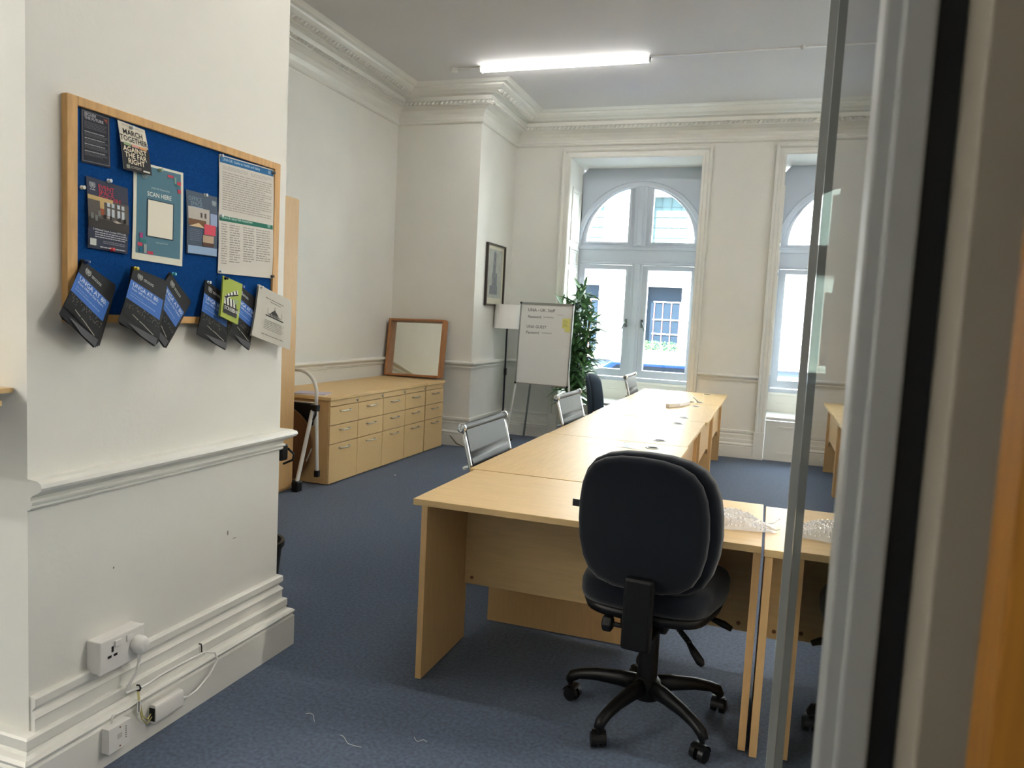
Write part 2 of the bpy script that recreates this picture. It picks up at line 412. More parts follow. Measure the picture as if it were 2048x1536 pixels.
# ---------------------------------------------------------------- windows
def arcpts(cx, cz, R, a0, a1, n):
    return [(cx + R * math.cos(a0 + (a1 - a0) * i / n), cz + R * math.sin(a0 + (a1 - a0) * i / n)) for i in range(n + 1)]
HAND = mat('bronze_handle', (112, 120, 122), 0.4, metal=0.7)
def rect(x0, x1, z0, z1): return [(x0, z0), (x1, z0), (x1, z1), (x0, z1)]
for wi, cx in enumerate(WINS):
    L_, R_ = cx - HW, cx + HW
    W = struct(sweep([(L_, 0.30), (L_, 3.355), (R_, 3.355), (R_, 0.30)],
                     [(0, 0), (0, 0.035), (-0.012, 0.042), (-0.03, 0.042), (-0.035, 0.03), (-0.07, 0.03), (-0.076, 0.045), (-0.09, 0.055), (-0.105, 0.055), (-ARC, 0.045), (-ARC, 0)],
                     lambda x, z, d: (x, YF - d, z)), f'window_{wi + 1}', TRIM)
    pl = MB()
    for x0, x1 in ((L_ - ARC - 0.004, L_), (R_, R_ + ARC + 0.004)): pl.box(x0, x1, YF - 0.062, YF, 0, 0.305)
    struct(pl, 'plinth_block', TRIM, W, bevel=0.004)
    # arched head board, moulding ring, fanlight sashes
    n = 40; zo = 2.40
    inner = arcpts(cx, zo, 0.74, PI, 0, n)
    outer = []
    for i in range(n + 1):
        a = PI - PI * i / n; c_, s_ = math.cos(a), math.sin(a)
        t = min(HW / max(abs(c_), 1e-6), (3.355 - zo) / max(s_, 1e-6)); outer.append((cx + c_ * t, zo + s_ * t))
    pw = MB()
    vs = [(a, YB, b) for a, b in outer] + [(a, YB, b) for a, b in inner] + [(a, YB + 0.12, b) for a, b in outer] + [(a, YB + 0.12, b) for a, b in inner]
    m_ = n + 1; fs = []
    for k in range(n):
        fs += [(k, k + 1, m_ + k + 1, m_ + k), (2 * m_ + k, 3 * m_ + k, 3 * m_ + k + 1, 2 * m_ + k + 1), (m_ + k, m_ + k + 1, 3 * m_ + k + 1, 3 * m_ + k), (k, 2 * m_ + k, 2 * m_ + k + 1, k + 1)]
    pw.add(vs, fs)
    for sx in (-1, 1): pw.add([(cx + sx * 0.74, YB, zo), (cx + sx * HW, YB, zo), (cx + sx * HW, YB, 3.355), (cx + sx * HW, YB + 0.1, 3.355)], [(0, 1, 2)])
    struct(pw, 'arched_board', WINP, W)
    rg = MB(); o1 = arcpts(cx, zo - 0.02, 0.815, PI, 0, n); i1 = arcpts(cx, zo - 0.02, 0.735, PI, 0, n)
    rings = []
    for (ox, oz), (ix, iz) in zip(o1, i1):
        f = lambda t, y: Vector((ox + (ix - ox) * t, y, oz + (iz - oz) * t))
        rings.append([f(0, YB + 0.01), f(0, YB - 0.012), f(0.15, YB - 0.022), f(0.75, YB - 0.022), f(0.85, YB - 0.01), f(1, YB - 0.008), f(1, YB + 0.01)])
    rg.loft(rings)
    o_clip = [p for p in rg.v]
    for p in rg.v: p.x = min(max(p.x, L_ + 0.002), R_ - 0.002)
    struct(rg, 'arch_moulding', WINP, W)
    fr = MB().box(cx - 0.075, cx + 0.075, YB - 0.015, YB + 0.09, zo, 3.15).box(cx - 0.03, cx + 0.03, YB - 0.03, YB, zo + 0.01, 3.13)
    fr.box(L_, R_, YB - 0.005, YB + 0.09, 2.17, 2.41).box(L_, R_, YB - 0.025, YB + 0.02, 2.355, 2.385).box(L_, R_, YB - 0.018, YB + 0.02, 2.18, 2.20)
    fr.box(cx - 0.065, cx + 0.065, YB - 0.012, YB + 0.09, 0.74, 2.2).box(cx - 0.03, cx + 0.03, YB - 0.027, YB, 0.76, 2.18)
    fr.box(L_, L_ + 0.025, YB - 0.005, YB + 0.09, 0.5, 2.2).box(R_ - 0.025, R_, YB - 0.005, YB + 0.09, 0.5, 2.2)
    fr.box(L_, R_, YB - 0.02, YB + 0.09, 0.70, 0.77)
    struct(fr, 'frame', WINP, W, bevel=0.003)
    for sx in (-1, 1):
        def q(R, x0, z0, cz):
            t0 = math.acos(x0 / R); pts = [(cx + sx * x0, z0)] + [(cx + sx * R * math.cos(t0 * i / 14) if 1 else 0, cz + R * math.sin(t0 * i / 14)) for i in range(15)]
            return pts
        sa = MB().ringplate(q(0.738, 0.076, zo + 0.006, zo + 0.006), q(0.666, 0.15, 2.455, 2.455), YB + 0.01, YB + 0.07)
        sa.ringplate(q(0.70, 0.115, zo + 0.03, zo + 0.03), q(0.668, 0.148, 2.453, 2.453), YB - 0.002, YB + 0.01)
        s1 = struct(sa, 'fanlight_sash', WINP, W)
        gp = MB(); pts = q(0.68, 0.14, 2.445, 2.445); gp.loft([[Vector((a, YB + 0.04, b)) for a, b in pts], [Vector((a, YB + 0.044, b)) for a, b in pts]])
        struct(gp, 'pane', PANE, s1)
        xa, xb = sorted((cx + sx * 0.067, cx + sx * (HW - 0.02))); ga, gb = sorted((cx + sx * 0.14, cx + sx * 0.662))
        z0, z1 = (0.78, 2.166)
        sb = MB().ringplate(rect(xa, xb, z0, z1), rect(ga, gb, 0.868, 2.11), YB + 0.0, YB + 0.07)
        sb.ringplate(rect(ga - 0.022, gb + 0.022, 0.846, 2.132), rect(ga - 0.004, gb + 0.004, 0.864, 2.114), YB - 0.01, YB + 0.002)
        s2 = struct(sb, 'casement_sash', WINP, W)
        struct(MB().box(ga - 0.008, gb + 0.008, YB + 0.036, YB + 0.04, 0.86, 2.118), 'pane', PANE, s2)
        hx = cx + sx * 0.10
        hd = MB().box(hx - 0.014, hx + 0.014, YB - 0.016, YB - 0.005, 1.40, 1.50)
        hd.cyl((hx, YB - 0.01, 1.46), (hx, YB - 0.045, 1.46), 0.011)
        hd.tube([(hx, YB - 0.045, 1.46), (hx + 0.02 * sx, YB - 0.05, 1.43), (hx + 0.045 * sx, YB - 0.05, 1.36)], [0.011, 0.009, 0.007])
        struct(hd, 'handle', HAND, s2)
    # panelled reveals, apron and window seat
    for sx, X in ((1, L_), (-1, R_)):
        for z0, z1 in ((0.95, 2.06), (2.12, 2.34), (2.42, 3.05)):
            rv = MB()
            for k, (mgn, d) in enumerate(((0, 0.012), (0.03, 0.006))):
                y0, y1 = YF + 0.09 + mgn, YB - 0.07 - mgn
                o_ = [(y0, z0 + mgn), (y1, z0 + mgn), (y1, z1 - mgn), (y0, z1 - mgn)]; w_ = 0.022
                i_ = [(y0 + w_, z0 + mgn + w_), (y1 - w_, z0 + mgn + w_), (y1 - w_, z1 - mgn - w_), (y0 + w_, z1 - mgn - w_)]
                s_ = len(rv.v); rv.ringplate(o_, i_, 0, d)
                for i in range(s_, len(rv.v)):
                    p = rv.v[i]; rv.v[i] = Vector((X + sx * p.y, p.x, p.z))
            struct(rv, 'reveal_panel', TRIM, W)
    ap = MB().box(L_, R_, YB - 0.01, YB + 0.09, 0.45, 0.72).box(L_, R_, YB - 0.04, YB, 0.695, 0.725).box(L_ + 0.1, R_ - 0.1, YB - 0.02, YB, 0.60, 0.615)
    struct(ap, 'apron', TRIM, W, bevel=0.003)
    st = MB().box(L_ + 0.001, R_ - 0.001, YF - 0.03, YB, 0.455, 0.49)
    struct(st, 'window_seat', TRIM, W, bevel=0.006)
    bx = MB().box(L_ + 0.001, R_ - 0.001, YF + 0.0, YF + 0.04, 0, 0.445)
    for a, b in ((L_ + 0.12, cx - 0.06), (cx + 0.06, R_ - 0.12)):
        bx.ringplate(rect(a, b, 0.07, 0.39), rect(a + 0.022, b - 0.022, 0.092, 0.368), YF - 0.012, YF)
        bx.ringplate(rect(a + 0.022, b - 0.022, 0.092, 0.368), rect(a + 0.035, b - 0.035, 0.105, 0.355), YF - 0.005, YF)
    struct(bx, 'seat_front_panel', TRIM, W)

# ---------------------------------------------------------------- street outside
struct(MB().box(-30, 30, 9.9, 17.9, -0.85, -0.62), 'ground', ROADM)
bld = thing('building', (-1, 18, -0.62), 'white stone building across the street with dark windows', 'building')
fac = MB(); FY = 18.0
cols = [-6.39 + 1.96 * i for i in range(9)]
xs = [-16] + [e for c in cols for e in (c - 0.43, c + 0.43)] + [16]
for i in range(0, len(xs), 2): fac.box(xs[i], xs[i + 1], FY, FY + 0.6, -0.62, 13)
for c in cols:
    fac.box(c - 0.43, c + 0.43, FY, FY + 0.6, -0.62, 0.72); fac.box(c - 0.43, c + 0.43, FY, FY + 0.6, 2.34, 3.3); fac.box(c - 0.43, c + 0.43, FY, FY + 0.6, 4.45, 13)
fac.obj('wall', STONE, bld)
cn = MB().box(-16, 16, FY - 0.10, FY, 2.75, 2.83).box(-16, 16, FY - 0.18, FY, 0.57, 0.645)
MB().box(-16, 16, FY - 0.06, FY, -0.62, 0.57).obj('plinth', mat('grey_plinth_stone', (82, 90, 98), 0.8), bld)
cn.obj('string_course', STONE, bld)
FGL = mat('far_window_glass', (26, 36, 46), 0.2, spec=0.1)
FGU = mat('far_upper_glass', (66, 80, 80), 0.6, spec=0.1)
RED = mat('red_glazing_bar', (150, 92, 84), 0.6)
WB2 = mat('white_glazing_bar', (225, 228, 226), 0.6)
for c in cols[:6]:
    w_ = MB().box(c - 0.43, c + 0.43, FY + 0.28, FY + 0.34, 0.70, 2.36).obj('window', FGL, bld)
    gb = MB()
    for k in range(4): gb.box(c - 0.24 + 0.2 * k, c - 0.225 + 0.2 * k, FY + 0.25, FY + 0.285, 0.72, 2.0)
    gb.obj('glazing_bar', RED, w_)
    gb = MB()
    for z in (1.22, 1.56, 1.98): MB().box(c - 0.26, c + 0.43, FY + 0.25, FY + 0.285, z, z + 0.022).obj('transom_bar', WB2, w_)
    MB().ringplate(rect(c - 0.53, c + 0.53, 0.66, 2.44), rect(c - 0.43, c + 0.43, 0.72, 2.34), FY - 0.05, FY).obj('window_surround', STONE, bld)
    w_ = MB().box(c - 0.43, c + 0.43, FY + 0.28, FY + 0.34, 3.3, 4.45).obj('window', FGU, bld)
    gb = MB()
    for k in range(3): gb.box(c - 0.22 + 0.22 * k, c - 0.21 + 0.22 * k, FY + 0.26, FY + 0.285, 3.3, 4.45)
    for k in range(4): gb.box(c - 0.43, c + 0.43, FY + 0.26, FY + 0.285, 3.5 + 0.24 * k, 3.515 + 0.24 * k)
    gb.obj('glazing_bar', mat('grey_glazing_bar', (48, 60, 58), 0.6), w_)
hx0, hx1 = -2.88, -1.96
pl = thing('window_box', (-2.42, 17.8, 0.62), 'clipped green hedge planter under the red barred window across the street', 'planter')
MB().box(hx0, hx1, 17.72, 17.94, 0.68, 0.84).obj('planter_box', mat('grey_planter', (170, 172, 170), 0.7), pl)
hg = MB()
for i in range(420):
    p = Vector((random.uniform(hx0, hx1), random.uniform(17.72, 17.94), random.uniform(0.84, 1.05))); a = Vector((random.uniform(-1, 1), random.uniform(-1, 1), random.uniform(-.3, 1))).normalized() * 0.05
    b = a.cross(Vector((random.random(), random.random(), random.random()))).normalized() * 0.02
    hg.add([p - b, p + b, p + a], [(0, 1, 2)])
hg.obj('hedge', mat('hedge_green', (88, 140, 70), 0.7, var=0.3, scale=30), pl, kind='stuff', fixn=False)

def make_car(x0, y0, label, paint):
    c = thing('car', (x0 + 2.1, y0 + 0.85, -0.62), label, 'car'); z = -0.62
    side = [(0, .35), (.05, .75), (.9, .92), (1.05, .95), (3.9, .95), (4.15, .9), (4.2, .5), (4.1, .28), (.1, .28)]
    body = MB()
    body.loft([[Vector((x0 + a, y0 + y, z + h * k + (0.02 if k < 1 else 0))) for a, h in side] for y, k in ((0.04, .97), (0, 1), (1.7, 1), (1.66, .97))])
    body.obj('body', paint, c, bevel=0.04)
    cab = [(1.0, .94), (1.7, 1.44), (3.3, 1.46), (3.95, .94)]
    MB().loft([[Vector((x0 + a, y0 + y, z + h)) for a, h in cab] for y in (0.14, 1.56)]).obj('roof', paint, c, bevel=0.05)
    gl = [(1.2, .98), (1.78, 1.36), (3.2, 1.36), (3.72, .98)]
    MB().loft([[Vector((x0 + a, y0 + y, z + h)) for a, h in gl] for y in (0.125, 1.575)]).obj('window', mat('car_glass', (22, 28, 36), 0.2, spec=0.15), c)
    for wx in (0.85, 3.35):
        for y in (0.0, 1.52):
            w_ = MB().lathe([(0.1, 0), (0.31, 0.02), (0.33, 0.05), (0.33, 0.15), (0.31, 0.18), (0.1, 0.18)], (x0 + wx, y0 + y, z + 0.33), 20, 'y').obj('wheel', BLACKP, c)
            MB().lathe([(0.05, -0.01), (0.2, -0.005), (0.2, 0.02)], (x0 + wx, y0 + y, z + 0.33), 16, 'y').obj('hub_cap', STEEL, w_)
    MB().box(x0 + 1.25, x0 + 1.35, y0 - 0.12, y0 + 0.02, z + 0.95, z + 1.06).obj('wing_mirror', paint, c, bevel=0.02)
make_car(-4.25, 12.7, 'bright blue car with dark windows parked in the street outside', mat('blue_car_paint', (22, 52, 128), 0.3, spec=0.2))

# ---------------------------------------------------------------- glass door and frames on the right
dr = struct(MB().box(0.0775, 0.0895, 0.80, 1.725, 0.02, 2.7), 'door_1', DOORG)
struct(MB().box(0.0605, 0.0768, 1.712, 1.733, 0.01, 2.7), 'edge_seal', SEAL, dr)
st = MB().box(0.074, 0.096, 0.775, 0.83, 0, 2.75).box(0.088, 0.116, 0.76, 0.80, 0, 2.75)
struct(st, 'stile', GREYP, dr, bevel=0.003)
struct(MB().box(0.114, 0.150, 0.785, 0.815, 0, 2.75), 'gasket', GASK, dr)
struct(MB().box(0.142, 0.5, 0.70, 0.80, 0, 2.75), 'trim_1', GREYJ, bevel=0.003)
od = struct(MB().box(0.1325, 0.9, 0.47, 0.515, 0.005, 2.75), 'door_2', OAK, bevel=0.002)

# ---------------------------------------------------------------- ceiling lights
def batten(x0, x1, y, label, led=LEDROOM):
    t = thing('ceiling_batten_light', ((x0 + x1) / 2, y, ZC), label, 'ceiling light', 'ceiling battens')
    MB().box(x0, x1, y - 0.03, y + 0.03, ZC - 0.03, ZC - 0.001).obj('body', WHITEP, t)
    d = MB(); pr_ = [(y + 0.034 * math.cos(a), ZC - 0.026 - 0.026 * math.sin(a)) for a in [PI * i / 10 for i in range(11)]]
    d.loft([[Vector((x0 + 0.012, a, b)) for a, b in pr_], [Vector((x1 - 0.012, a, b)) for a, b in pr_]]).obj('diffuser', led, t)
    for xe in (x0, x1 - 0.012): MB().box(xe, xe + 0.012, y - 0.036, y + 0.036, ZC - 0.054, ZC - 0.002).obj('end_cap', WHITEP, t)
    return t
batten(-2.83, -1.21, 6.93, 'lit white batten light on ceiling near the chimney breast')
batten(1.6, 3.2, 6.93, 'lit batten light further right on the ceiling')
batten(-1.35, 0.25, 2.9, 'lit batten light above the front desk', LEDNEAR)
batten(1.6, 3.2, 3.2, 'added unseen fill batten on the right above the partition', LEDFILL)  # out of view, added and raised to light the near wall evenly
batten(3.4, 5.0, 3.2, 'added unseen fill batten by the right hand wall', LEDFILL)  # second added fill, facing the near wall from out of view
batten(-5.7, -4.1, -1.2, 'added unseen fill batten in the corridor left of the near wall', LEDFILLHALL)  # unseen fill added to brighten the front face of the near wall
batten(-5.7, -4.1, -2.3, 'added unseen fill batten in the far left of corridor', LEDFILLHALL)  # another added fill for that front face, also out of view
batten(0.9, 2.5, -0.7, 'added unseen fill batten in the corridor beside the viewer', LEDFILLCOR)  # unseen fill added for the door frames, kept off the front desk
batten(0.9, 2.5, -2.0, 'added unseen fill batten in the corridor behind the viewer', LEDFILLCOR)  # extra unseen fill added behind the camera for the door frames
cdo = MB().box(-1.21, 1.6, 6.918, 6.936, ZC - 0.010, ZC).obj('cable_conduit', WHITEP, kind='thing', label='thin painted cable conduit running along the ceiling from the batten light', cat='conduit', loc=(0, 6.93, ZC))
jb = MB().lathe([(0.035, 0), (0.035, -0.03), (0.02, -0.035)], (-3.1, 6.93, ZC), 14).obj('junction_box', WHITEP, label='small white junction box on ceiling with short conduit to the batten light', cat='junction box', loc=(-3.1, 6.93, ZC))
MB().box(-3.06, -2.83, 6.918, 6.936, ZC - 0.010, ZC).obj('conduit', WHITEP, jb)
MB().lathe([(0.016, 0), (0.016, -0.03), (0.01, -0.034)], (0.06, 6.9, ZC), 10).obj('clip', CEIL, cdo)

# ---------------------------------------------------------------- desks
TOP = 0.73
def panel_desk(name, x0, x1, y0, y1, label, front='y', grom=(), group=None, legin=0.035, dfirst=0.0):
    t = thing(name, ((x0 + x1) / 2, (y0 + y1) / 2, 0), label, 'desk', group)
    MB().box(x0, x1, y0, y1, TOP - 0.025, TOP).obj('desk_top', BEECH if front == 'y' else BEECHX, t, bevel=0.0018)
    if front == 'y':
        for a in (x0 + legin, x1 - 0.025):
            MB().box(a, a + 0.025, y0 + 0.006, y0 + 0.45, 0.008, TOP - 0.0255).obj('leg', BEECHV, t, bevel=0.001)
        MB().box(x0 + legin + 0.0255, x1 - 0.0255, y0 + 0.425, y0 + 0.443, 0.265, TOP - 0.0255).obj('modesty_panel', BEECH, t, bevel=0.001)
        for a in (x0 + legin + 0.06, x1 - 0.06): MB().lathe([(0.008, 0), (0.008, -0.002), (0.005, -0.002)], (a, y0 + 0.425, 0.295), 12, 'y').obj('fixing_cap', BROWN, t)
    else:
        for k, a in enumerate((y0 + 0.012, y1 - 0.037)):
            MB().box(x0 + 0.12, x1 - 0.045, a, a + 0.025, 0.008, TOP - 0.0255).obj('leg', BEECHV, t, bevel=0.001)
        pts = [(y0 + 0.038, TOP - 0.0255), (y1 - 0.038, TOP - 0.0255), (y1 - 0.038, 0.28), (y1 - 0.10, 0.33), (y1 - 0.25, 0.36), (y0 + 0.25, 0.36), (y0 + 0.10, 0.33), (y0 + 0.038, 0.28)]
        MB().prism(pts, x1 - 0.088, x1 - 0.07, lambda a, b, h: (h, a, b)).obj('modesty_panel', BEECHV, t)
    for gx, gy in grom:
        g = MB().lathe([(0.041, 0), (0.041, 0.002), (0.034, 0.004), (0.030, 0.002), (0.03, 0.0)], (gx, gy, TOP + 0.0002), 28).obj('cable_grommet', STEEL, t, smooth=True)
        MB().lathe([(0.029, 0), (0.029, 0.0022), (0.001, 0.0022)], (gx, gy, TOP + 0.0004), 24).obj('grommet_cover', mat('grey_grommet', (62, 56, 50), 0.8, spec=0.2), g)
    return t
panel_desk('desk', -1.268, 0.0215, 2.615, 3.262, 'beech desk across the near end of row behind the black swivel chair', 'y')
panel_desk('desk', 0.0305, 1.32, 2.588, 3.235, 'beech desk at the right seen past and through the glass door', 'y', legin=0.004)
rows = [(3.275, 4.578, (3.48, 4.41), 'nearest row desk, with clear printed sheet on its top', -1.30, -0.42), (4.586, 5.858, (4.72, 5.645), 'second beech desk of the row counting from the camera', -1.295, -0.428),
        (5.866, 7.19, (6.038, 6.983), 'third row desk with the white cable extension at its far end', -1.305, -0.412), (7.198, 8.48, (7.385, 8.313), 'farthest row desk, ending below the arched window', -1.303, -0.41)]
for y0, y1, g, lab, xa, xb in rows:
    panel_desk('desk', xa, xb, y0, y1, lab, 'x', [(-0.61, v) for v in g], 'desks of the long row')

# ---------------------------------------------------------------- task chairs
def caster(mb_w, mb_h, p, ang, r=0.027):
    p = Vector(p); d = Vector((math.cos(ang), math.sin(ang), 0)); n = Vector((-d.y, d.x, 0)); c = p + d * 0.012; c.z = r
    for s_ in (-1, 1):
        a = c + n * (0.007 * s_); b = c + n * (0.026 * s_)
        mb_w.cyl(a, b, r, r * 0.92, 16)
    pts = [(c + d * (-(r + .006) * math.cos(t)) + Vector((0, 0, (r + .006) * math.sin(t)))) for t in [0.1 + 2.2 * i / 8 for i in range(9)]]
    for a, b in zip(pts, pts[1:]):
        mb_h.add([a - n * .024, a + n * .024, b + n * .024, b - n * .024], [(0, 1, 2, 3)])
    mb_h.cyl(p + Vector((0, 0, r)), p + Vector((0, 0, 0.075)), 0.009, n=8)

def task_chair(label, fab, base_ang):
    t = thing('swivel_chair', (0, 0, 0), label, 'chair')
    half = [(0.30, 0.03), (0.30, 0.0)]
    prof = [(0.0, 0.545), (0.09, 0.548), (0.15, 0.562), (0.19, 0.59), (0.215, 0.635), (0.232, 0.70), (0.238, 0.77), (0.235, 0.84), (0.226, 0.90), (0.208, 0.95), (0.178, 0.988), (0.135, 1.012), (0.075, 1.026), (0.0, 1.03)]
    out = prof + [(-a, b) for a, b in prof[-2:0:-1]]
    wrap = lambda x, z, d: (x, -0.255 + d + 0.55 * x * x - 0.09 * (z - 0.75) ** 2 - 0.10 * (z - 0.6), z)
    MB().pillow([(a * 0.94, 0.785 + (b - 0.785) * 0.955) for a, b in out], [(0.90, 0.0), (0.965, 0.004), (0.99, 0.012), (1.0, 0.026), (0.985, 0.036)], wrap).obj('back_shell', fab, t, smooth=True)
    MB().pillow([(a * 1.03 + 0.012, b) for a, b in out], [(0.94, 0.032), (0.985, 0.036), (1.0, 0.055), (1.0, 0.085), (0.97, 0.112), (0.90, 0.125)], wrap).obj('back_cushion', fab, t, smooth=True)
    so = []
    for i in range(36):
        a = 2 * PI * i / 36; c_, s_ = math.cos(a), math.sin(a); e = 0.55
        so.append((0.255 * abs(c_) ** e * (1 if c_ > 0 else -1) * (1 - 0.06 * (s_ < 0)), 0.02 + 0.25 * abs(s_) ** e * (1 if s_ > 0 else -1)))
    sf = lambda x, y, d: (x, y, d - 0.25 * max(0, y - 0.15) ** 1.5)
    MB().pillow(so, [(0.9, 0.475), (0.98, 0.48), (1.0, 0.50), (1.0, 0.53), (0.96, 0.555), (0.86, 0.565)], sf).obj('seat', fab, t, smooth=True)
    MB().pillow(so, [(0.80, 0.432), (0.92, 0.44), (0.965, 0.472)], sf).obj('seat_pan', BLACKP, t, smooth=True)
    b = MB().box(-0.03, 0.07, -0.30, -0.262, 0.372, 0.62).box(-0.03, 0.06, -0.27, -0.1, 0.375, 0.40)
    b.obj('back_bar', BLACKP, t, bevel=0.012)
    MB().box(-0.085, 0.085, -0.12, 0.13, 0.375, 0.43).obj('mechanism', BLACKP, t, bevel=0.012)
    k = MB().cyl((-0.03, -0.28, 0.445), (-0.065, -0.28, 0.445), 0.008).lathe([(0.022, 0), (0.029, -0.004), (0.029, -0.03), (0.022, -0.034)], (-0.063, -0.28, 0.445), 6, 'x')
    k.obj('height_knob', BLACKP, t, bevel=0.003)
    lv = MB().tube([(0.08, -0.03, 0.40), (0.12, -0.06, 0.385), (0.155, -0.08, 0.355)], 0.008)
    for i in range(9):
        u = i / 8; lv.sphere((0.09 + 0.065 * u, -0.035 - 0.045 * u, 0.397 - 0.04 * u), 0.011, 8)
    lv.tube([(0.155, -0.08, 0.355), (0.18, -0.095, 0.33), (0.205, -0.11, 0.308), (0.215, -0.115, 0.30)], [0.009, 0.014, 0.015, 0.008])
    lv.obj('tilt_lever', BLACKP, t, smooth=True)
    MB().tube([(0.1, 0.08, 0.41), (0.2, 0.06, 0.405), (0.25, 0.05, 0.395), (0.28, 0.045, 0.385)], [0.007, 0.009, 0.014, 0.01]).obj('seat_lever', BLACKP, t, smooth=True)
    MB().cyl((0, 0, 0.12), (0, 0, 0.335), 0.037, 0.036, 20).cyl((0, 0, 0.335), (0, 0, 0.385), 0.042, 0.044, 16).obj('gas_column', BLACKP, t, smooth='edge')
    MB().lathe([(0.03, 0.075), (0.05, 0.085), (0.052, 0.15), (0.036, 0.165)], n=24).obj('hub', BLACKP, t, smooth='edge')
    for j in range(5):
        a = base_ang + 2 * PI * j / 5; d = Vector((math.cos(a), math.sin(a), 0)); n = Vector((-d.y, d.x, 0)); z = Vector((0, 0, 1))
        rings = []
        for r_, zc_, hh, hw in ((0.03, .128, .034, .028), (0.10, .130, .030, .025), (0.19, .122, .024, .021), (0.255, .108, .020, .020), (0.288, .092, .019, .019), (0.302, .072, .012, .017)):
            ring = []
            for i in range(10):
                q = 2 * PI * i / 10; ring.append(d * (r_ + (0.010 if r_ > 0.28 else 0) * math.sin(q)) + n * hw * math.cos(q) + z * (zc_ + hh * math.sin(q)))
            rings.append(ring)
        MB().loft(rings).obj('base_arm', BLACKP, t, smooth=True)
        w_, h_ = MB(), MB(); caster(w_, h_, d * 0.293, a + 0.9 + j)
        c_ = w_.obj('caster', BLACKP, t); h_.obj('caster_hood', BLACKP, c_)
    MB().box(-0.262, -0.236, -0.190, -0.187, 0.80, 0.825).obj('fabric_tag', mat('tag_black', (30, 30, 34), 0.7), t)
    return t
tc = task_chair('black fabric swivel chair with tilt levers in the foreground', BLACKF, math.radians(31 + 6))
tc.location = (-0.338, 2.715, 0); tc.rotation_euler = (0, 0, math.radians(-6))
t2 = task_chair('dark blue-black swivel chair pushed up to the third row desk', DARKB, 0.4)
t2.location = (-1.305, 6.87, 0); t2.rotation_euler = (0, 0, math.radians(-78))
t2.scale = (1, 1, 0.94)

# ---------------------------------------------------------------- ribbed chrome chairs
def rib_chair():
    t = thing('conference_chair', (0, 0, 0), 'x', 'chair', 'ribbed conference chairs along the row')
    hw = 0.29
    # side profile of pad: seat front -> seat rear -> back top (y forward)
    line = [(0.27, 0.445), (0.25, 0.468), (0.15, 0.472), (0.0, 0.455), (-0.13, 0.445), (-0.20, 0.455), (-0.245, 0.50), (-0.27, 0.57), (-0.30, 0.69), (-0.333, 0.81), (-0.35, 0.875)]
    P = [Vector((0, a, b)) for a, b in line]
    dense = []
    for a, b in zip(P, P[1:]):
        k = max(2, int((b - a).length / 0.01))
        for i in range(k): dense.append(a.lerp(b, i / k))
    dense.append(P[-1])
    pad = MB(); rings = []; s_ = 0; last = dense[0]
    for i, p in enumerate(dense):
        s_ += (p - last).length; last = p
        d = (dense[min(i + 1, len(dense) - 1)] - dense[max(i - 1, 0)]).normalized(); nn = Vector((0, -d.z, d.y))
        flat = p.z > 0.765 and p.y < -0.2
        ph = (s_ % 0.062) / 0.062; th = 0.018 if flat else 0.004 + 0.015 * max(0, math.sin(PI * ph)) ** 0.4
        rings.append([p + Vector((-hw + 0.02, 0, 0)) - nn * th * .5, p + Vector((-hw + 0.012, 0, 0)), p + Vector((-hw + 0.02, 0, 0)) + nn * th, p + Vector((hw - 0.02, 0, 0)) + nn * th, p + Vector((hw - 0.012, 0, 0)), p + Vector((hw - 0.02, 0, 0)) - nn * th * .5])
    pad.loft(rings); pad.obj('seat_and_back_pad', LEATHER, t, smooth='edge')
    for sx in (-1, 1):
        MB().tube([Vector((sx * hw, a, b)) for a, b in line], 0.011, 8).obj('side_frame', CHROME, t, smooth=True)
    MB().cyl((-hw - 0.012, -0.352, 0.883), (hw + 0.012, -0.352, 0.883), 0.017, n=14).obj('top_bar', LEATHER, t, smooth='edge')
    for sx in (-1, 1):
        MB().lathe([(0.012, 0), (0.023, 0.002), (0.023, 0.012), (0.017, 0.016), (0.008, 0.016), (0.006, 0.013), (0.001, 0.013)], (0, 0, 0), 18, 'x').xf(Matrix.Translation((sx * (hw + 0.006), -0.352, 0.883)) @ Matrix.Scale(sx, 4, (1, 0, 0))).obj('end_knob', CHROME, t, smooth='edge')
    MB().tube([(-hw, -0.30, 0.70), (-hw, -0.335, 0.69), (hw, -0.335, 0.69), (hw, -0.30, 0.70)], 0.009).obj('back_stretcher', CHROME, t)
    MB().tube([(-hw, 0.1, 0.47), (-hw, 0.1, 0.43), (hw, 0.1, 0.43), (hw, 0.1, 0.47)], 0.012).box(-0.09, 0.09, -0.02, 0.14, 0.375, 0.43).obj('under_frame', CHROME, t)
    MB().cyl((0, 0.05, 0.12), (0, 0.05, 0.38), 0.024, n=16).lathe([(0.025, 0.08), (0.045, 0.085), (0.045, 0.14), (0.026, 0.16)], (0, 0.05, 0), 18).obj('column', CHROME, t, smooth='edge')
    for j in range(5):
        a = math.radians(31.4) + 2 * PI * j / 5; d = Vector((math.cos(a), math.sin(a), 0)); o_ = Vector((0, 0.05, 0))
        MB().tube([o_ + d * 0.03 + Vector((0, 0, .12)), o_ + d * 0.2 + Vector((0, 0, .105)), o_ + d * 0.335 + Vector((0, 0, .078))], [0.022, 0.017, 0.013], 10).obj('base_arm', CHROME, t, smooth=True)
        w_, h_ = MB(), MB(); caster(w_, h_, o_ + d * 0.325, a + 0.7 * j, 0.03)
        c_ = w_.obj('caster', BLACKP, t); h_.obj('caster_hood', BLACKP, c_)
    return t
rc = rib_chair()
rc.location = (-1.028, 3.65, 0); rc.scale = (1, 1, 1.025); rc.rotation_euler = (0, 0, math.radians(-90))
rc['label'] = 'nearest black ribbed chrome chair, left of first row desk'
dup(rc, (-1.028, 5.36, 0), math.radians(-91), 'ribbed chrome chair between the whiteboard and second row desk')
